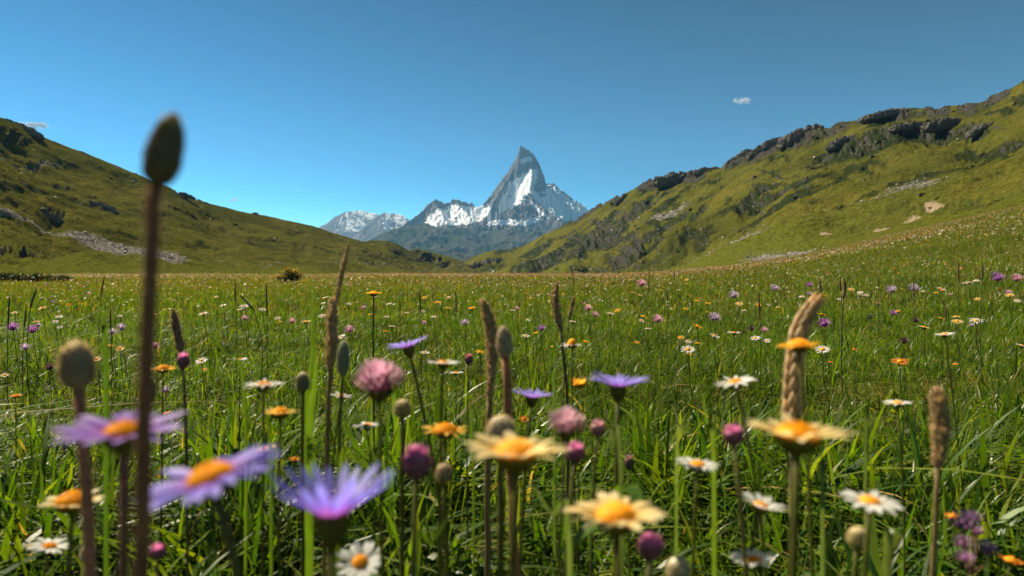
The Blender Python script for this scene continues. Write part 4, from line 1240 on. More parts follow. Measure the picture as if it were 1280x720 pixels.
flower('aster', 510, 433, 58, .046, -15, -2, 'lilac aster tilted sideways on a leaning stem, topmost of the asters', 'the topmost lilac aster', npet=30, wid=.15, rise=.30, droop=-.06, nodisc=True, lean=52)
clover(474, 477, 56, .027, 0, 'large pink clover head on a straight green stem beneath the topmost aster', 'the large pink clover head', lean=8)
clover(708, 531, 42, .021, 3, 'pale pink clover head beside the cream daisy petals, under the small lilac aster', 'the pale pink clover head', lean=-6, cols=((.45, .2, .27), (.62, .34, .42), (.78, .58, .60)))
pink_bud(521, 579, 36, .017, 1.2, 2, 'round magenta bud on a thick stem below the large clover head', 'the round magenta bud', lean=-4)
pink_bud(719, 566, 24, .013, 1.1, 6, 'small magenta bud at the petal tips of the cream daisy', 'the small magenta bud by cream petals', lean=4)
pink_bud(917, 544, 26, .013, 1.0, -6, 'small magenta bud at the left petal tips of the cream daisy before the ear', 'the magenta bud right of centre', lean=14)
pink_bud(813, 684, 32, .015, 1.0, 3, 'dark magenta bud tucked under the lowest cream daisy', 'the dark magenta bud', lean=6)
pink_bud(197, 690, 18, .010, 1.1, 0, 'tiny pink bud low in the grass under the tilted aster', None, lean=5)
pink_bud(229, 451, 15, .013, 1.35, -2, 'plum coloured bud just under the left dry spike', 'the plum coloured bud', lean=4)
pink_bud(586, 449, 10, .012, 1.4, 2, 'little red brown bud on a thin stem left of the hairy leaning spike', 'the little red brown bud', lean=2, top=(.40, .10, .10))
pink_bud(747, 536, 19, .012, 1.1, 4, 'dull pink half opened bud beside the pale clover head', None, lean=6, top=(.50, .25, .27), low=(.2, .09, .09))
pink_bud(786, 578, 12, .010, 1.6, 0, 'slim brown bud right of the evenly fanned aster stem', None, lean=3, top=(.25, .12, .1), low=(.10, .07, .05))
soft_bud(626, 539, 34, .019, 1.15, 0, 'round grey bud peeping over the large cream daisy', 'the round grey bud', lean=-2, body=(.32, .26, .17), tip=(.62, .52, .36), stemcol=C_GREEN)
soft_bud(630, 428, 19, .014, 2.15, -4, 'slim grey bud on a smooth reddish stem beside the hairy leaning spike', 'the slim grey bud', lean=10, body=(.27, .215, .15), tip=(.5, .4, .26), stemcol=(.30, .15, .08), sr=.6, shape=.4)
soft_bud(186, 487, 15, .013, 2.3, 2, 'narrow dark green bud right of the tall brown stem', 'the narrow dark green bud', lean=-3, body=(.085, .095, .055), tip=(.35, .33, .2), stemcol=C_GREEN)
soft_bud(378, 478, 16, .013, 1.6, 0, 'small bud with a whitish tip left of the tall grass blade', 'the bud with whitish tip', lean=3, body=(.10, .105, .06), tip=(.6, .56, .42), stemcol=C_GREEN)
soft_bud(429, 448, 15, .012, 3.0, 3, 'long grey green bud close to the double dry spike', 'the long grey green bud', lean=-4, body=(.14, .16, .11), tip=(.36, .36, .26), stemcol=C_GREEN)
soft_bud(503, 511, 21, .014, 1.1, 0, 'round cream tipped bud right of the large clover stem', 'the round cream tipped bud', lean=-3, body=(.17, .17, .06), tip=(.6, .52, .32), stemcol=C_GREEN)
soft_bud(555, 592, 20, .012, 1.25, -3, 'small tan bud right of the round magenta bud', 'the small tan bud', lean=2, body=(.22, .16, .09), tip=(.45, .34, .2), stemcol=C_GREEN)
soft_bud(1072, 672, 25, .014, 1.05, 3, 'round yellowish bud under the bottom right daisy', 'the round yellowish bud', lean=-4, body=(.30, .25, .10), tip=(.6, .50, .28), stemcol=C_GREEN)
soft_bud(847, 711, 28, .015, 1.0, 0, 'pale round bud at the bottom edge near the dark magenta bud', None, lean=3, body=(.35, .30, .18), tip=(.65, .58, .42), stemcol=C_GREEN)
soft_bud(110, 690, 16, .010, 1.7, 8, 'pale slender bud beside the lowest daisy on the left', None, lean=3, body=(.3, .3, .2), tip=(.6, .56, .42), stemcol=C_GREEN)
flower('daisy', 62, 683, 50, .033, 12, 10, 'blurred white daisy low on the left under the small cream daisy', 'the low blurred daisy', npet=18, wid=.26)
flower('daisy', 450, 703, 66, .034, 4, 46, 'white daisy facing the viewer under the upswept blue aster', 'the daisy facing the viewer', npet=17, wid=.28, droop=-.04)
flower('daisy', 330, 481, 52, .036, 0, 2, 'white daisy with edge on petals above a yellow flower', 'the edge on daisy above the yellow flower', npet=30, wid=.16, rise=.24, droop=-.16)
flower('orange', 350, 516, 46, .034, 0, 6, 'golden yellow flower with pale outer petals below the edge on daisy', 'the golden yellow flower', npet=24, wid=.2, pal=((.9, .48, .03), (.88, .55, .08), (.86, .62, .2)))
flower('orange', 557, 538, 62, .040, 2, 5, 'orange yellow flower with a long petal fringe above the round magenta bud', 'the orange yellow flower', npet=22, wid=.22, rise=.16, droop=-.12, pal=((.9, .42, .02), (.9, .52, .06), (.86, .58, .14)))
flower('daisy', 459, 532, 36, .030, -6, 8, 'small white daisy in the grass left of the large clover stem', 'the daisy left of the clover stem', npet=14, wid=.3)
flower('daisy', 426, 495, 30, .028, 8, 6, 'half hidden white daisy behind the grass beside the large clover head', None, npet=14, wid=.3)
flower('daisy', 554, 454, 47, .036, 2, 4, 'white daisy with orange under centre right of the topmost aster', 'the daisy right of the topmost aster', npet=26, wid=.19, rise=.22, droop=-.12)
flower('daisy', 570, 466, 20, .028, 0, 4, 'small white daisy just below the daisy right of the topmost aster', None, npet=16, wid=.26)
flower('daisy', 919, 478, 54, .038, -13, 6, 'white daisy tilted to one side on a leaning stem near the braided ear', 'the tilted white daisy', npet=22, wid=.22, lean=26)
flower('daisy', 872, 581, 58, .036, 3, 10, 'white daisy with edge on petals in dark grass right of centre', 'the edge on daisy right of centre', npet=24, wid=.2, rise=.2, droop=-.14)
flower('daisy', 951, 633, 64, .036, 14, 12, 'white daisy with raised petals below the cream daisy before the ear', 'the daisy with raised petals', npet=18, wid=.25, rise=.36, droop=-.08)
flower('daisy', 942, 701, 62, .034, -6, 4, 'white daisy cut by the bottom edge below the daisy with raised petals', 'the bottom edge daisy', npet=18, wid=.26, rise=.3)
flower('daisy', 1087, 627, 80, .040, 3, 14, 'clean white daisy with yellow centre standing alone at the bottom right', 'the bottom right daisy', npet=15, wid=.3, rise=.18, droop=-.1, lean=-10)
flower('daisy', 1122, 504, 36, .032, -4, 6, 'white daisy lying low in the grass left of the blurred brown spike', 'the low daisy left of the brown spike', npet=18, wid=.25)
flower('daisy', 715, 431, 28, .030, 0, 4, 'white daisy with yellow dome at the foot of the dark dry spike', 'the domed daisy by the dark spike', npet=16, wid=.22, rise=.1, discr=.4, disch=.5, pal=WHITE, lean=14)
flower('daisy', 300, 449, 20, .030, 0, 4, 'small white daisy between the left dry spike and the double spike', 'the lone daisy between two spikes', npet=22, wid=.2)
flower('daisy', 918, 416, 19, .034, 4, 10, 'white daisy with orange centre above the tilted white daisy', None, npet=14, wid=.3)
flower('daisy', 1181, 418, 25, .036, -7, 8, 'large white daisy on a slanting stem in the right of the meadow', 'the slanting white daisy', npet=26, wid=.2, lean=30)
flower('orange', 467, 367, 22, .034, 0, 3, 'orange flower on a tall bare dark stem rising to the meadow edge', 'the orange flower on a tall stem', rise=.22, lean=3, stemcol=(.06, .06, .02), sr=.0016)
flower('orange', 204, 461, 33, .036, 0, 4, 'orange flower seen edge on just right of the tall brown stem', 'the orange flower by the brown stem', rise=.16, lean=-4)
flower('orange', 723, 481, 22, .024, 0, 2, 'cup shaped orange flower left of the evenly fanned aster', 'the cup shaped orange flower', rise=.7, droop=.1, discr=.7, disch=.4)
flower('orange', 332, 562, 30, .026, -10, 20, 'small orange flower half hidden behind the tilted purple aster', None, npet=18, wid=.26)
flower('orange', 655, 524, 14, .016, 8, 40, 'tiny red orange flower under the small lilac aster', None, pal=RUST, npet=12, wid=.3)
flower('orange', 368, 574, 15, .014, 8, 30, 'tiny orange flower in the grass above the upswept blue aster', None, pal=RUST, npet=12, wid=.3)
flower('orange', 1263, 701, 32, .022, 10, 10, 'blurred orange flower in the lower right corner', 'the orange flower in the corner', pal=RUST, npet=16, wid=.28)
flower('orange', 1190, 645, 18, .016, -14, 25, 'little orange flower beside the purple floret cluster', None, pal=RUST, npet=12, wid=.3)
flower('orange', 20, 495, 16, .022, 0, 10, 'small rust orange flower in the grass at the left edge', None, pal=RUST, npet=18, wid=.25)


def floret_stalk():
    d = .45; base = base_of(1214, 690, d)
    root = empty_thing('floret_cluster', base, 'loose cluster of small mauve florets near the lower right corner', 'wildflower')
    spots = [(1205, 655, 26), (1216, 647, 16), (1204, 680, 18), (1234, 688, 20), (1206, 698, 17), (1221, 664, 12)]
    jn = at(1214, 716, d) - base
    add_stem(root, jn, Vector((0, 0, 0)), .0012, .001, C_RED)
    for x, y, wpx in spots:
        hp = at(x, y, d + random.uniform(-.02, .02)) - base; r = wpx / F * d * .5
        f = florets_mb(r, r * .75, 36, (.30, .10, .26), (.52, .26, .50), (.70, .46, .66), r * .8).build('floret', M_PETAL, root); f.location = hp
        add_stem(root, hp - Vector((0, 0, r * .5)), jn, .0008, .0007, C_RED, n=6, name='flower_stalk')
    REFS.append((1210, 675, 'the mauve floret cluster')); PLACED.append((1205, 655, 'x'))


floret_stalk()

# dry spikes
wheat([(1021, 375), (1009, 393), (998, 420), (993, 455), (990, 495), (989, 536)], 26, .56, 'thick braided tan grass ear bending over at the top', 'the braided grass ear')
spike([(602, 373), (608, 390), (614, 415), (616, 440), (614, 466), (612, 500)], 19, .80, 'hairy tan spike leaning left, behind the slim grey bud', 'the hairy leaning spike', stem_to=614, nb=1500, taper=.6, sw=.42)
spike([(416, 371), (415, 400), (415, 430), (412, 462)], 17, .74, 'upright brown bristly spike, front one of a crossing pair', 'the front spike of the pair', stem_to=409, nb=1200)
spike([(436, 304), (430, 330), (424, 356), (420, 382)], 9, .80, 'thin pointed brown spike leaning right above the pair, crossing the hill', 'the thin pointed spike', stem_to=417, nb=500, lumps=.05)
spike([(696, 352), (693, 372), (696, 392), (701, 412)], 12, 1.1, 'dark curved spike with a bright hairy rim above the domed daisy', 'the dark curved spike', stem_to=699, nb=1200, col=(.14, .085, .05), sw=.3, stemcol=(.08, .07, .03))
spike([(717, 370), (715, 382), (711, 400)], 6, 1.25, 'small brown spike beside the dark curved spike', 'the small brown spike', stem_to=709, nb=400, col=(.16, .1, .05))
spike([(1170, 483), (1174, 510), (1176, 540), (1172, 582)], 23, .52, 'blurred lumpy brown spike low on the right side', 'the blurred brown spike', stem_to=1168, nb=1300, lumps=.22, taper=.75)
spike([(216, 386), (219, 405), (223, 425), (226, 440)], 12, 1.1, 'reddish dry spike right of the tall brown stem', 'the left dry spike', stem_to=228, nb=1000, col=(.16, .085, .06), hair=(.52, .33, .24))
for i, (path, w_, d_, lab, rf) in enumerate([
    ([(294, 352), (294, 368), (295, 380)], 2.6, 3.0, 'straight dark stalk standing left of the bent stalk', None),
    ([(300, 369), (309, 378), (318, 389)], 2.8, 2.6, 'bent dark stalk leaning to the left in mid meadow', 'the bent dark stalk'),
    ([(333, 353), (333, 372), (334, 398)], 2.4, 3.0, 'thin straight dark stalk right of the bent stalk', None),
    ([(1025, 349), (1026, 362), (1028, 376)], 3.2, 3.0, 'dark stalk above the tip of the braided ear', 'the dark stalk over the ear'),
    ([(1050, 349), (1050, 356), (1051, 364)], 3.2, 3.2, 'short dark stalk, left one of a close pair on the right', None),
    ([(1055, 347), (1056, 360), (1054, 374)], 5, 2.6, 'thick brown stalk, right one of a close pair on the right', 'the thick brown stalk'),
    ([(1098, 346), (1098, 352), (1098, 358)], 2.4, 3.4, 'short thin stalk further right than the close pair of stalks', None),
    ([(1142, 352), (1142, 360), (1142, 370)], 2.2, 3.2, 'faint thin stalk among lilac flowers on the right', None),
    ([(524, 364), (525, 376), (526, 392)], 3.0, 2.8, 'dark stalk above the topmost lilac aster', 'the dark stalk above the aster'),
    ([(569, 364), (570, 376), (570, 390)], 2.6, 3.0, 'dark thin stalk left of the hairy leaning spike', None),
    ([(948, 365), (949, 382), (950, 400)], 2.8, 2.8, 'dark stalk left of the braided ear, behind an orange flower', 'the stalk left of the ear'),
    ([(1198, 327), (1198, 340), (1198, 352)], 2.8, 3.4, 'dark stalk rising against the flower slope on the right', None),
    ([(1228, 330), (1228, 340), (1227, 350)], 3.6, 3.0, 'dark blunt stalk beside the magenta clump at the right edge', 'the blunt stalk'),
    ([(812, 330), (811, 350), (810, 372)], 1.6, 3.2, 'very thin tall stalk rising to the foot of the right hill', 'the very thin tall stalk'),
    ([(1182, 383), (1182, 392), (1183, 402)], 2.4, 2.6, 'short dark stalk above the slanting white daisy', None),
    ([(12, 369), (11, 388), (10, 410)], 3.0, 2.5, 'dark stalk close to the left edge among mauve flowers', 'the dark stalk by the edge'),
    ([(32, 386), (32, 396), (30, 410)], 3.0, 2.5, 'crooked brown stalk near the left edge', None),
    ([(46, 360), (41, 374), (38, 385)], 3.4, 2.6, 'frayed brown grass head leaning right on the left side', None),
    ([(131, 345), (128, 358), (126, 372)], 2.4, 2.6, 'thin leaning stalk left of the tall brown stem', None),
    ([(138, 388), (138, 400), (139, 416)], 2.6, 2.4, 'dark stalk beside the mauve flowers left of the brown stem', None),
    ([(713, 333), (716, 345), (717, 356)], 1.6, 3.4, 'hair thin stalk above the small brown spike', None),
    ([(500, 378), (500, 392), (500, 405)], 1.8, 2.6, 'thin green stalk right of the tall stemmed orange flower', None),
    ([(843, 336), (843, 343), (844, 352)], 1.6, 3.6, 'tiny thin stalk at the foot of the right hill', None),
    ([(834, 362), (834, 370), (834, 378)], 2.2, 3.0, 'short dark stalk in the meadow right of centre', None),
]):
    spike(path, w_, d_, lab, rf, col=(.16, .105, .05), hair=(.34, .24, .12), nb=90, stemcol=(.12, .14, .03), sw=.32, name='dry_stalk', lumps=.08)

# broad single blades
for path, w_, d_, lab, c_ in [
    ([(391, 345), (391, 400), (390, 460), (384, 520)], 10, .80, 'tall upright blade left of the pair of dry spikes', (.085, .15, .02)),
    ([(126, 372), (129, 410), (133, 470)], 9, .60, 'tall dark blade between the grey green bud and the brown stem', (.055, .11, .02)),
    ([(262, 408), (280, 440), (306, 490)], 7, .90, 'blade slanting down to the right from the left dry spike', (.09, .15, .02)),
    ([(878, 490), (884, 530), (892, 580)], 12, .60, 'bright upright blade left of the cream daisy before the ear', (.10, .16, .03)),
    ([(861, 524), (855, 545), (846, 575)], 7, .60, 'pale grey green blade above the edge on daisy right of centre', (.12, .17, .08)),
    ([(687, 442), (689, 462), (693, 490)], 7, .95, 'short bluish blade at the foot of the dark curved spike', (.09, .14, .06)),
    ([(660, 598), (690, 645), (712, 686)], 11, .42, 'pale waxy blade leaning between the two central cream daisies', (.13, .18, .10)),
    ([(744, 553), (757, 563), (776, 584)], 8, .5, 'short bluish blade slanting under the pale clover head', (.11, .15, .10)),
    ([(1096, 512), (1089, 535), (1082, 562)], 7, .6, 'pale bent blade below the low daisy on the right', (.12, .17, .09)),
    ([(1026, 560), (1028, 590), (1028, 622)], 9, .55, 'pale blade right of the cream daisy stem before the ear', (.11, .16, .08)),
    ([(474, 544), (450, 580), (424, 612)], 9, .5, 'bright blade leaning right between large clover stem and blue aster', (.11, .17, .02)),
    ([(395, 424), (394, 480), (388, 560)], 14, .62, 'broad bright green blade behind the front spike of the pair', (.085, .15, .02)),
    ([(300, 492), (318, 522), (338, 548)], 8, .7, 'blade slanting right beneath the edge on daisy', (.08, .14, .02)),
    ([(536, 480), (560, 500), (590, 520)], 5, .8, 'thin bright blade under the daisy right of the topmost aster', (.10, .16, .03)),
    ([(565, 640), (540, 680), (520, 716)], 12, .45, 'broad blade leaning right at the bottom under the tan bud', (.08, .14, .02)),
    ([(1128, 665), (1118, 688), (1108, 712)], 18, .45, 'short pale leaf at the bottom right under the clean daisy', (.13, .17, .08)),
]:
    grass_blade(path, w_, d_, lab, c_)


# --- small flowers further out: a prototype of each kind, then copies
def proto(kind):
    root = bpy.data.objects.new({'white': 'white_daisy', 'orange': 'orange_flower', 'yellow': 'yellow_flower', 'rust': 'rust_flower', 'pink': 'clover_flower', 'purple': 'purple_flower', 'mauve': 'mauve_flower', 'cream': 'cream_daisy', 'dark': 'dark_seed_head'}[kind], None)
    COL.objects.link(root)
    if kind in ('white', 'cream', 'orange', 'yellow', 'rust'):
        pal = {'white': WHITE, 'cream': CREAM, 'orange': ORANGE, 'yellow': YELLOW, 'rust': RUST}[kind]
        n, wd = (16, .26) if kind in ('white', 'cream') else (20, .24)
        petals_mb(.5, n, wd * .5, .22, -.12, .12, pal, 2, 3).build('petals', M_PETAL, root)
        disc_mb(.16, .10, C_DISC, 0, 8).build('disc', M_DISC, root)
        calyx_mb(.16, .2, .05, C_GREEN, 8).build('calyx', M_STEM, root)
    else:
        c = {'pink': ((.42, .16, .26), (.62, .30, .42), (.76, .52, .58)), 'purple': ((.26, .07, .30), (.40, .14, .46), (.52, .28, .58)), 'mauve': ((.32, .22, .34), (.48, .36, .50), (.66, .56, .64)), 'dark': ((.05, .025, .03), (.09, .04, .05), (.14, .07, .07))}[kind]
        florets_mb(.5, .36, 42, *c, .36).build('florets', M_PETAL, root)
    sm = MB(); sm.tube([(0, 0, 0), (.5, .1, .3), (.15, .2, .65), (0, 0, 1)], [.04, .036, .032, .03], (.095, .125, .022), 5)
    sm.build('stem', M_GRASS, root)
    return root


PROTO = {}


def copy_tree(o):
    r = o.copy(); COL.objects.link(r)
    for ch in list(o.children):
        c = ch.copy(); COL.objects.link(c); c.parent = r
    return r


MID = {
 'white': [(74, 396, 9), (69, 402, 8), (75, 409, 7), (254, 392, 12), (252, 451, 15), (279, 382, 9), (305, 383, 12), (300, 387, 9), (328, 387, 10), (347, 398, 8), (403, 395, 11), (407, 372, 9), (404, 379, 7), (427, 421, 11), (483, 396, 8), (508, 391, 8), (486, 380, 8), (490, 408, 8),
           (542, 396, 8), (531, 441, 13), (657, 420, 12), (716, 402, 9), (802, 401, 8), (810, 411, 9), (763, 392, 10), (893, 420, 14), (944, 423, 13), (959, 426, 9), (860, 437, 18), (860, 427, 9), (960, 381, 6), (1002, 371, 8), (1028, 437, 18), (1220, 401, 16), (1271, 376, 8), (1049, 374, 6), (1277, 432, 13),
           (1176, 361, 12), (1075, 366, 8), (1083, 369, 7), (930, 388, 7), (660, 400, 7), (436, 380, 8), (528, 389, 7), (150, 395, 7), (640, 388, 7), (1212, 353, 9), (1220, 351, 8), (1206, 354, 8)],
 'cream': [(18, 391, 9), (6, 469, 11), (383, 402, 15), (924, 380, 12), (1155, 409, 16), (1195, 396, 12), (1196, 402, 14), (1098, 379, 8), (1222, 374, 9), (1262, 369, 12), (735, 382, 9), (560, 372, 8), (1064, 362, 10), (972, 384, 7), (270, 371, 7), (800, 369, 7), (858, 350, 7)],
 'orange': [(53, 385, 11), (46, 402, 8), (138, 432, 10), (150, 436, 12), (121, 449, 12), (194, 393, 7), (206, 387, 6), (482, 414, 8), (547, 378, 11), (590, 385, 12), (732, 427, 9), (796, 428, 9), (772, 388, 9), (872, 408, 14), (851, 422, 10), (885, 379, 8), (871, 376, 8), (948, 381, 9), (1027, 393, 12), (256, 462, 9), (1122, 389, 8), (826, 363, 7), (531, 372, 9), (861, 443, 9)],
 'yellow': [(463, 393, 8), (560, 385, 9), (670, 416, 8), (690, 433, 5), (805, 396, 13), (600, 440, 14), (857, 386, 8), (872, 429, 9), (1176, 398, 10), (1170, 366, 6), (884, 390, 6), (350, 402, 6)],
 'rust': [(1068, 437, 10), (1038, 453, 9), (1125, 452, 23), (1194, 455, 8), (208, 516, 12), (1178, 363, 7)],
 'pink': [(194, 433, 11), (306, 398, 9), (365, 402, 10), (437, 413, 14), (530, 404, 7), (735, 386, 11), (744, 394, 10), (802, 355, 13), (822, 400, 15), (955, 413, 10), (1271, 349, 15), (646, 386, 7), (455, 385, 7), (1260, 366, 9)],
 'purple': [(16, 410, 16), (41, 413, 15), (677, 411, 11), (1030, 405, 17), (1247, 348, 17), (1116, 392, 10), (1012, 357, 9)],
 'mauve': [(32, 435, 13), (152, 410, 13), (140, 416, 12), (48, 407, 8), (581, 404, 12), (893, 398, 16), (917, 370, 14), (1114, 363, 14), (1142, 361, 14), (1214, 407, 8), (1012, 368, 8), (207, 488, 12), (968, 361, 12)],
 'dark': [(62, 460, 12), (939, 411, 9), (1130, 427, 11), (1144, 401, 9), (1088, 397, 6)],
}
PHR = {'white': 'white daisy', 'cream': 'cream white flower', 'orange': 'orange flower', 'yellow': 'yellow flower', 'rust': 'rust orange flower', 'pink': 'pink clover head', 'purple': 'bright purple flower head', 'mauve': 'dull mauve flower head', 'dark': 'dark brown seed head'}
CAT = {'white': 'daisy', 'cream': 'daisy', 'orange': 'flower', 'yellow': 'flower', 'rust': 'flower', 'pink': 'clover', 'purple': 'flower', 'mauve': 'flower', 'dark': 'seed head'}
GRP = {'white': 'white daisies', 'cream': 'small cream white flowers', 'orange': 'orange meadow flowers', 'yellow': 'small yellow flowers', 'rust': 'small rust orange flowers', 'pink': 'pink clover heads', 'purple': 'bright purple flower heads', 'mauve': 'dull mauve flower heads', 'dark': 'dark seed heads'}
REFS += [(362, 346, 'the round yellow bush'), (40, 350, 'the dark low shrubs'), (604, 334, 'the low dark ledge')]
USED = set()
ORD = ['nearest', 'second', 'third', 'fourth', 'fifth']


def sector(dx, dy):
    a = math.degrees(math.atan2(-dy, dx)) % 360
    return ['right of', 'up and right of', 'above', 'up and left of', 'left of', 'down and left of', 'below', 'down and right of'][int(((a + 22.5) % 360) // 45)]


def auto_label(kind, i, px, py, w_):
    ph = PHR[kind]
    size = 'tiny' if w_ < 8.5 else ('small' if w_ < 14 else 'fair sized')
    for rx, ry, rp in sorted(REFS, key=lambda r: math.hypot(r[0] - px, (r[1] - py) * 1.5)):
        sec = sector(px - rx, py - ry)
        same = sorted((math.hypot(x - rx, y - ry), j) for j, (x, y, _w) in enumerate(MID[kind]) if sector(x - rx, y - ry) == sec)
        rank = [j for _d, j in same].index(i)
        if rank > 2: continue
        lab = f'{size} {ph}, {ORD[rank]} one {sec} {rp}'
        if len(lab.split()) <= 16 and lab not in USED:
            USED.add(lab); return lab
    return f'{size} {ph} in the open meadow'


for kind in MID:
    for i, (px, py, w_) in enumerate(MID[kind]):
        rise = max(0.0, (HY - float(edge_row(px))) / F)
        size = {'white': .033, 'cream': .034, 'orange': .032, 'yellow': .028, 'rust': .028, 'pink': .026, 'purple': .034, 'mauve': .034, 'dark': .022}[kind]
        # distance from where the sight line meets the flower tops, pulled towards what the head's size says
        ds = size * F / w_
        best = None
        for q in range(60):
            d = 0.8 + q * 0.16 if q < 45 else 8.0 + (q - 45) * 1.2
            p = at(px, py, d); hh = p.z - float(ground_z(p.x, p.y))
            cost = abs(math.log(d / ds)) + (40 * max(0, hh - .27)) + 40 * max(0, .15 - hh)
            if best is None or cost < best[0]: best = (cost, d)
        d = best[1]; p = at(px, py, d)
        gz = float(ground_z(p.x, p.y)) - .01
        if kind not in PROTO:
            PROTO[kind] = r = proto(kind)
        else:
            r = copy_tree(PROTO[kind])
        sz = w_ / F * d * (.82 if kind in ('purple', 'mauve', 'pink') else (1.12 if kind == 'white' else 1.0)); hgt = p.z - gz
        r.location = (p.x, p.y, gz)
        r['label'] = auto_label(kind, i, px, py, w_); r['category'] = CAT[kind]; r['group'] = GRP[kind]
        rot = axis_rot(random.uniform(-16, 16), random.uniform(0, 28), random.uniform(0, 6))
        for c in r.children:
            if c.name.startswith('stem'):
                c.scale = (sz, sz, hgt - sz * .12)
            else:
                c.matrix_local = Matrix.Translation((0, 0, hgt)) @ rot @ Matrix.Diagonal((sz, sz, sz, 1))


# ------------------------------------------------------------------ shrubs at the meadow's edge
def shrub(px, row, d, w, h, label, leafc, n, flowers=0, seed=0):
    rr = random.Random(seed)
    k = d / F; W_, H_ = w * k, h * k
    p = at(px, row, d); gz = float(ground_z(p.x, p.y)) - .02
    root = empty_thing('shrub', (p.x, p.y, gz), label, 'shrub', 'low shrubs at the meadow edge')
    wood = MB(); tips = []
    for i in range(16):
        a = rr.uniform(0, 6.283); e = rr.uniform(.2, 1.0)
        t = Vector((math.cos(a) * W_ * .46 * e, math.sin(a) * W_ * .35 * e, H_ * (1 - .55 * e * e) * rr.uniform(.75, 1.0)))
        wood.tube(bezier(Vector((0, 0, 0)), Vector((t.x * .4, t.y * .4, t.z * .7)), t, 5), [W_ * .012, W_ * .01, W_ * .008, W_ * .006, W_ * .003], (.07, .05, .03), 5); tips.append(t)
    wood.build('stem', M_STEM, root)
    fo, fl = MB(), MB()
    for i in range(n):
        t = rr.choice(tips) * rr.uniform(.35, 1.05); s = W_ * .05
        c = t + Vector((rr.gauss(0, 1) * W_ * .07, rr.gauss(0, 1) * W_ * .07, rr.gauss(0, .8) * H_ * .09))
        if c.z < .01: c.z = rr.uniform(.01, H_ * .3)
        d1 = Vector((rr.uniform(-1, 1), rr.uniform(-1, 1), rr.uniform(-.2, 1))).normalized(); s1 = d1.cross(Vector((rr.uniform(-1, 1), rr.uniform(-1, 1), rr.uniform(-1, 1)))).normalized()
        L = s * rr.uniform(.6, 1.3)
        fo.add([c, c + d1 * L * .5 + s1 * L * .28, c + d1 * L, c + d1 * L * .5 - s1 * L * .28], [(0, 1, 2, 3)], vmul(leafc, rr.uniform(.6, 1.5)))
    for i in range(flowers):
        t = rr.choice(tips) * rr.uniform(.85, 1.15); c = t + Vector((rr.gauss(0, 1) * W_ * .06, rr.gauss(0, 1) * W_ * .06, abs(rr.gauss(0, 1)) * H_ * .05)); s = W_ * .022
        ring = [c + Vector((math.cos(q) * s, math.sin(q) * s * .9, rr.uniform(-.4, .4) * s)) for q in [2 * math.pi * m / 6 for m in range(6)]]
        fl.add(ring + [c - Vector((0, 0, s * .8))], [(0, 1, 2, 3, 4, 5)] + [(6, (m + 1) % 6, m) for m in range(6)], vmul((.75, .55, .06), rr.uniform(.7, 1.15)))
    fo.build('foliage', M_SHRUB, root, False)
    if flowers: fl.build('blossom', M_PETAL, root, False)


shrub(362, 354, 30, 36, 19, 'round dark green bush dotted with yellow blossom at the meadow edge', (.05, .07, .012), 2600, 420, 1)
shrub(12, 356, 27, 50, 14, 'dark low shrub at the left edge of the meadow', (.028, .042, .012), 2600, 0, 2)
shrub(46, 355, 29, 44, 12, 'dark low shrub, middle one of three on the left', (.032, .046, .012), 2200, 0, 3)
shrub(78, 356, 30, 36, 9, 'smallest dark low shrub of three on the left', (.03, .044, .012), 1600, 0, 4)

# ------------------------------------------------------------------ clouds (above the haze)
def cloud(px, row, d, w, h, seed, label, dens=3.0):
    m, nt, out = new_mat('cloud_vapour'); L = nt.links.new
    tc = nd(nt, 'ShaderNodeTexCoord')
    k = d / F
    n = nd(nt, 'ShaderNodeTexNoise'); n.inputs['Scale'].default_value = 1.7 / (h * k); n.inputs['Detail'].default_value = 4
    L(tc.outputs['Object'], n.inputs['Vector'])
    mr = nd(nt, 'ShaderNodeMapRange'); mr.inputs['From Min'].default_value = 0.46; mr.inputs['From Max'].default_value = 0.75
    mr.inputs['To Max'].default_value = dens / (h * k); L(n.outputs['Fac'], mr.inputs[0])
    v = nd(nt, 'ShaderNodeVolumePrincipled'); v.inputs['Color'].default_value = (1, 1, 1, 1); v.inputs['Anisotropy'].default_value = 0.0
    L(mr.outputs[0], v.inputs['Density']); L(v.outputs[0], out.inputs['Volume'])
    rr = random.Random(seed)
    nu, nv = 28, 16
    a = np.linspace(0, 2 * math.pi, nu, endpoint=False); b = np.linspace(-.5 * math.pi, .5 * math.pi, nv)
    B, A = np.meshgrid(b, a, indexing='ij')
    x, y, z = np.cos(B) * np.cos(A), np.cos(B) * np.sin(A), np.sin(B)
    r = 1 + 0.5 * fbm(x * 2 + seed, z * 2 + y, 400 + seed, 4)
    P = np.stack([x * r * w * .5 * k, y * r * h * .8 * k, z * r * h * .5 * k], -1).reshape(-1, 3)
    q = grid_faces(nv, nu)
    wrap = np.stack([np.arange(nv - 1) * nu + nu - 1, np.arange(nv - 1) * nu, np.arange(1, nv) * nu, np.arange(1, nv) * nu + nu - 1], -1)
    o = link('cloud', np_mesh('cloud', P, np.concatenate([q, wrap]), mat=m)); o.location = at(px, row, d)
    o['label'] = label; o['category'] = 'cloud'; o['group'] = 'small clouds'


cloud(928, 126, 14000, 22, 8, 1, 'small puffy white cloud alone above the right hill')
cloud(36, 157, 15000, 52, 9, 2, 'thin white cloud wisp touching the top of the left hill', 7.0)
cloud(292, 250, 30000, 12, 5, 3, 'faint tiny cloud low over the dip of the left hill')

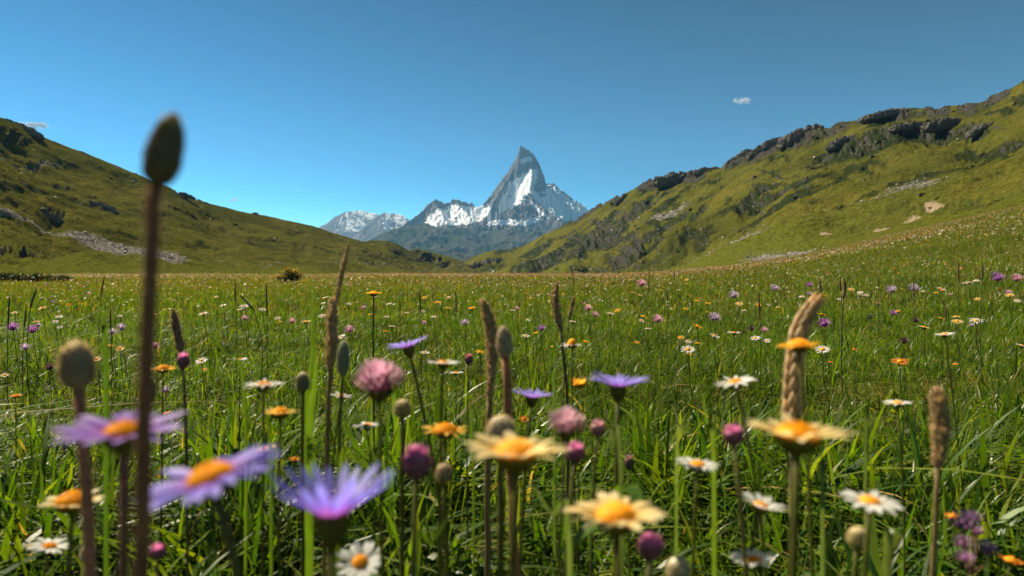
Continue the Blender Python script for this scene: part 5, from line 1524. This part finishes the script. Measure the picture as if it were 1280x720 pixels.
# ------------------------------------------------------------------ air
def haze_box(x0, x1, y0, y1, z0, z1):
    v = [(x, y, z) for z in (z0, z1) for y in (y0, y1) for x in (x0, x1)]
    f = [(0, 2, 3, 1), (4, 5, 7, 6), (0, 1, 5, 4), (2, 6, 7, 3), (0, 4, 6, 2), (1, 3, 7, 5)]
    me = bpy.data.meshes.new('haze'); me.from_pydata(v, [], f); me.update()
    m, nt, out = new_mat('mountain_air')
    p = nd(nt, 'ShaderNodeVolumePrincipled'); p.inputs['Color'].default_value = (0.22, 0.56, 1.0, 1); p.inputs['Density'].default_value = HAZE
    p.inputs['Anisotropy'].default_value = 0.0
    nt.links.new(p.outputs[0], out.inputs['Volume'])
    me.materials.append(m)
    o = link('haze', me); o['kind'] = 'stuff'; o['label'] = 'thin blue air haze filling the valley'
    o.display_type = 'WIRE'


HAZE = 4.3e-5
lo = min((o.matrix_world @ Vector(c)).z for o in SC.objects if o.type == 'MESH' and o.get('kind') == 'structure' for c in o.bound_box)
hi = max((o.matrix_world @ Vector(c)).z for o in SC.objects if o.type == 'MESH' and o.get('kind') == 'structure' for c in o.bound_box)
haze_box(-26000, 26000, -400, 14600, lo - 1.0, hi + 20)

# ------------------------------------------------------------------ light
SUN_EL, SUN_AZ = R(46), R(-52)        # azimuth from the view direction, minus = to the left
sd = Vector((math.sin(SUN_AZ) * math.cos(SUN_EL), math.cos(SUN_AZ) * math.cos(SUN_EL), math.sin(SUN_EL)))
sun = bpy.data.lights.new('sun', 'SUN'); sun.energy = 5.0; sun.angle = R(0.53); sun.color = (1.0, 0.88, 0.66)
so = bpy.data.objects.new('sun', sun); COL.objects.link(so)
so.rotation_euler = (-sd).to_track_quat('-Z', 'Y').to_euler(); so.location = (0, 0, 50)

w = bpy.data.worlds.new('World'); SC.world = w; w.use_nodes = True
nt = w.node_tree; nt.nodes.clear()
sky = nt.nodes.new('ShaderNodeTexSky'); sky.sky_type = 'NISHITA'; sky.sun_disc = False
sky.sun_elevation = SUN_EL; sky.sun_rotation = SUN_AZ; sky.altitude = 2600; sky.air_density = 1.0; sky.dust_density = 0.0; sky.ozone_density = 1.6
bg = nt.nodes.new('ShaderNodeBackground'); bg.inputs['Strength'].default_value = 0.05
wo = nt.nodes.new('ShaderNodeOutputWorld')
hs = nt.nodes.new('ShaderNodeHueSaturation'); hs.inputs['Hue'].default_value = 0.461; hs.inputs['Saturation'].default_value = 0.98
gm = nt.nodes.new('ShaderNodeGamma'); gm.inputs['Gamma'].default_value = 2.8
pre = nt.nodes.new('ShaderNodeVectorMath'); pre.operation = 'SCALE'; pre.inputs['Scale'].default_value = 0.278
nt.links.new(sky.outputs[0], pre.inputs[0]); nt.links.new(pre.outputs[0], gm.inputs['Color']); nt.links.new(gm.outputs[0], hs.inputs['Color']); nt.links.new(hs.outputs[0], bg.inputs['Color']); nt.links.new(bg.outputs[0], wo.inputs['Surface'])

# ------------------------------------------------------------------ camera
cam = bpy.data.cameras.new('camera'); co = bpy.data.objects.new('camera', cam); COL.objects.link(co)
cam.sensor_width = 36; cam.lens = 24; cam.clip_start = 0.02; cam.clip_end = 80000
cam.shift_y = -(360 - HY) / 1280.0
co.location = (0, 0, CAM_H); co.rotation_euler = (R(90), 0, 0)
cam.dof.use_dof = True; cam.dof.focus_distance = 2.8; cam.dof.aperture_fstop = 5.5; cam.dof.aperture_blades = 7
SC.camera = co

vs = SC.view_settings
vs.view_transform = 'Standard'; vs.look = 'None'; vs.exposure = 1.36; vs.gamma = 1.0; vs.use_curve_mapping = False
cy = SC.cycles
cy.max_bounces = 6; cy.diffuse_bounces = 3; cy.glossy_bounces = 2; cy.transmission_bounces = 4; cy.volume_bounces = 0; cy.transparent_max_bounces = 10
cy.use_denoising = True
cy.sample_clamp_indirect = 4.0
cy.caustics_reflective = False; cy.caustics_refractive = False
cy.volume_max_steps = 64
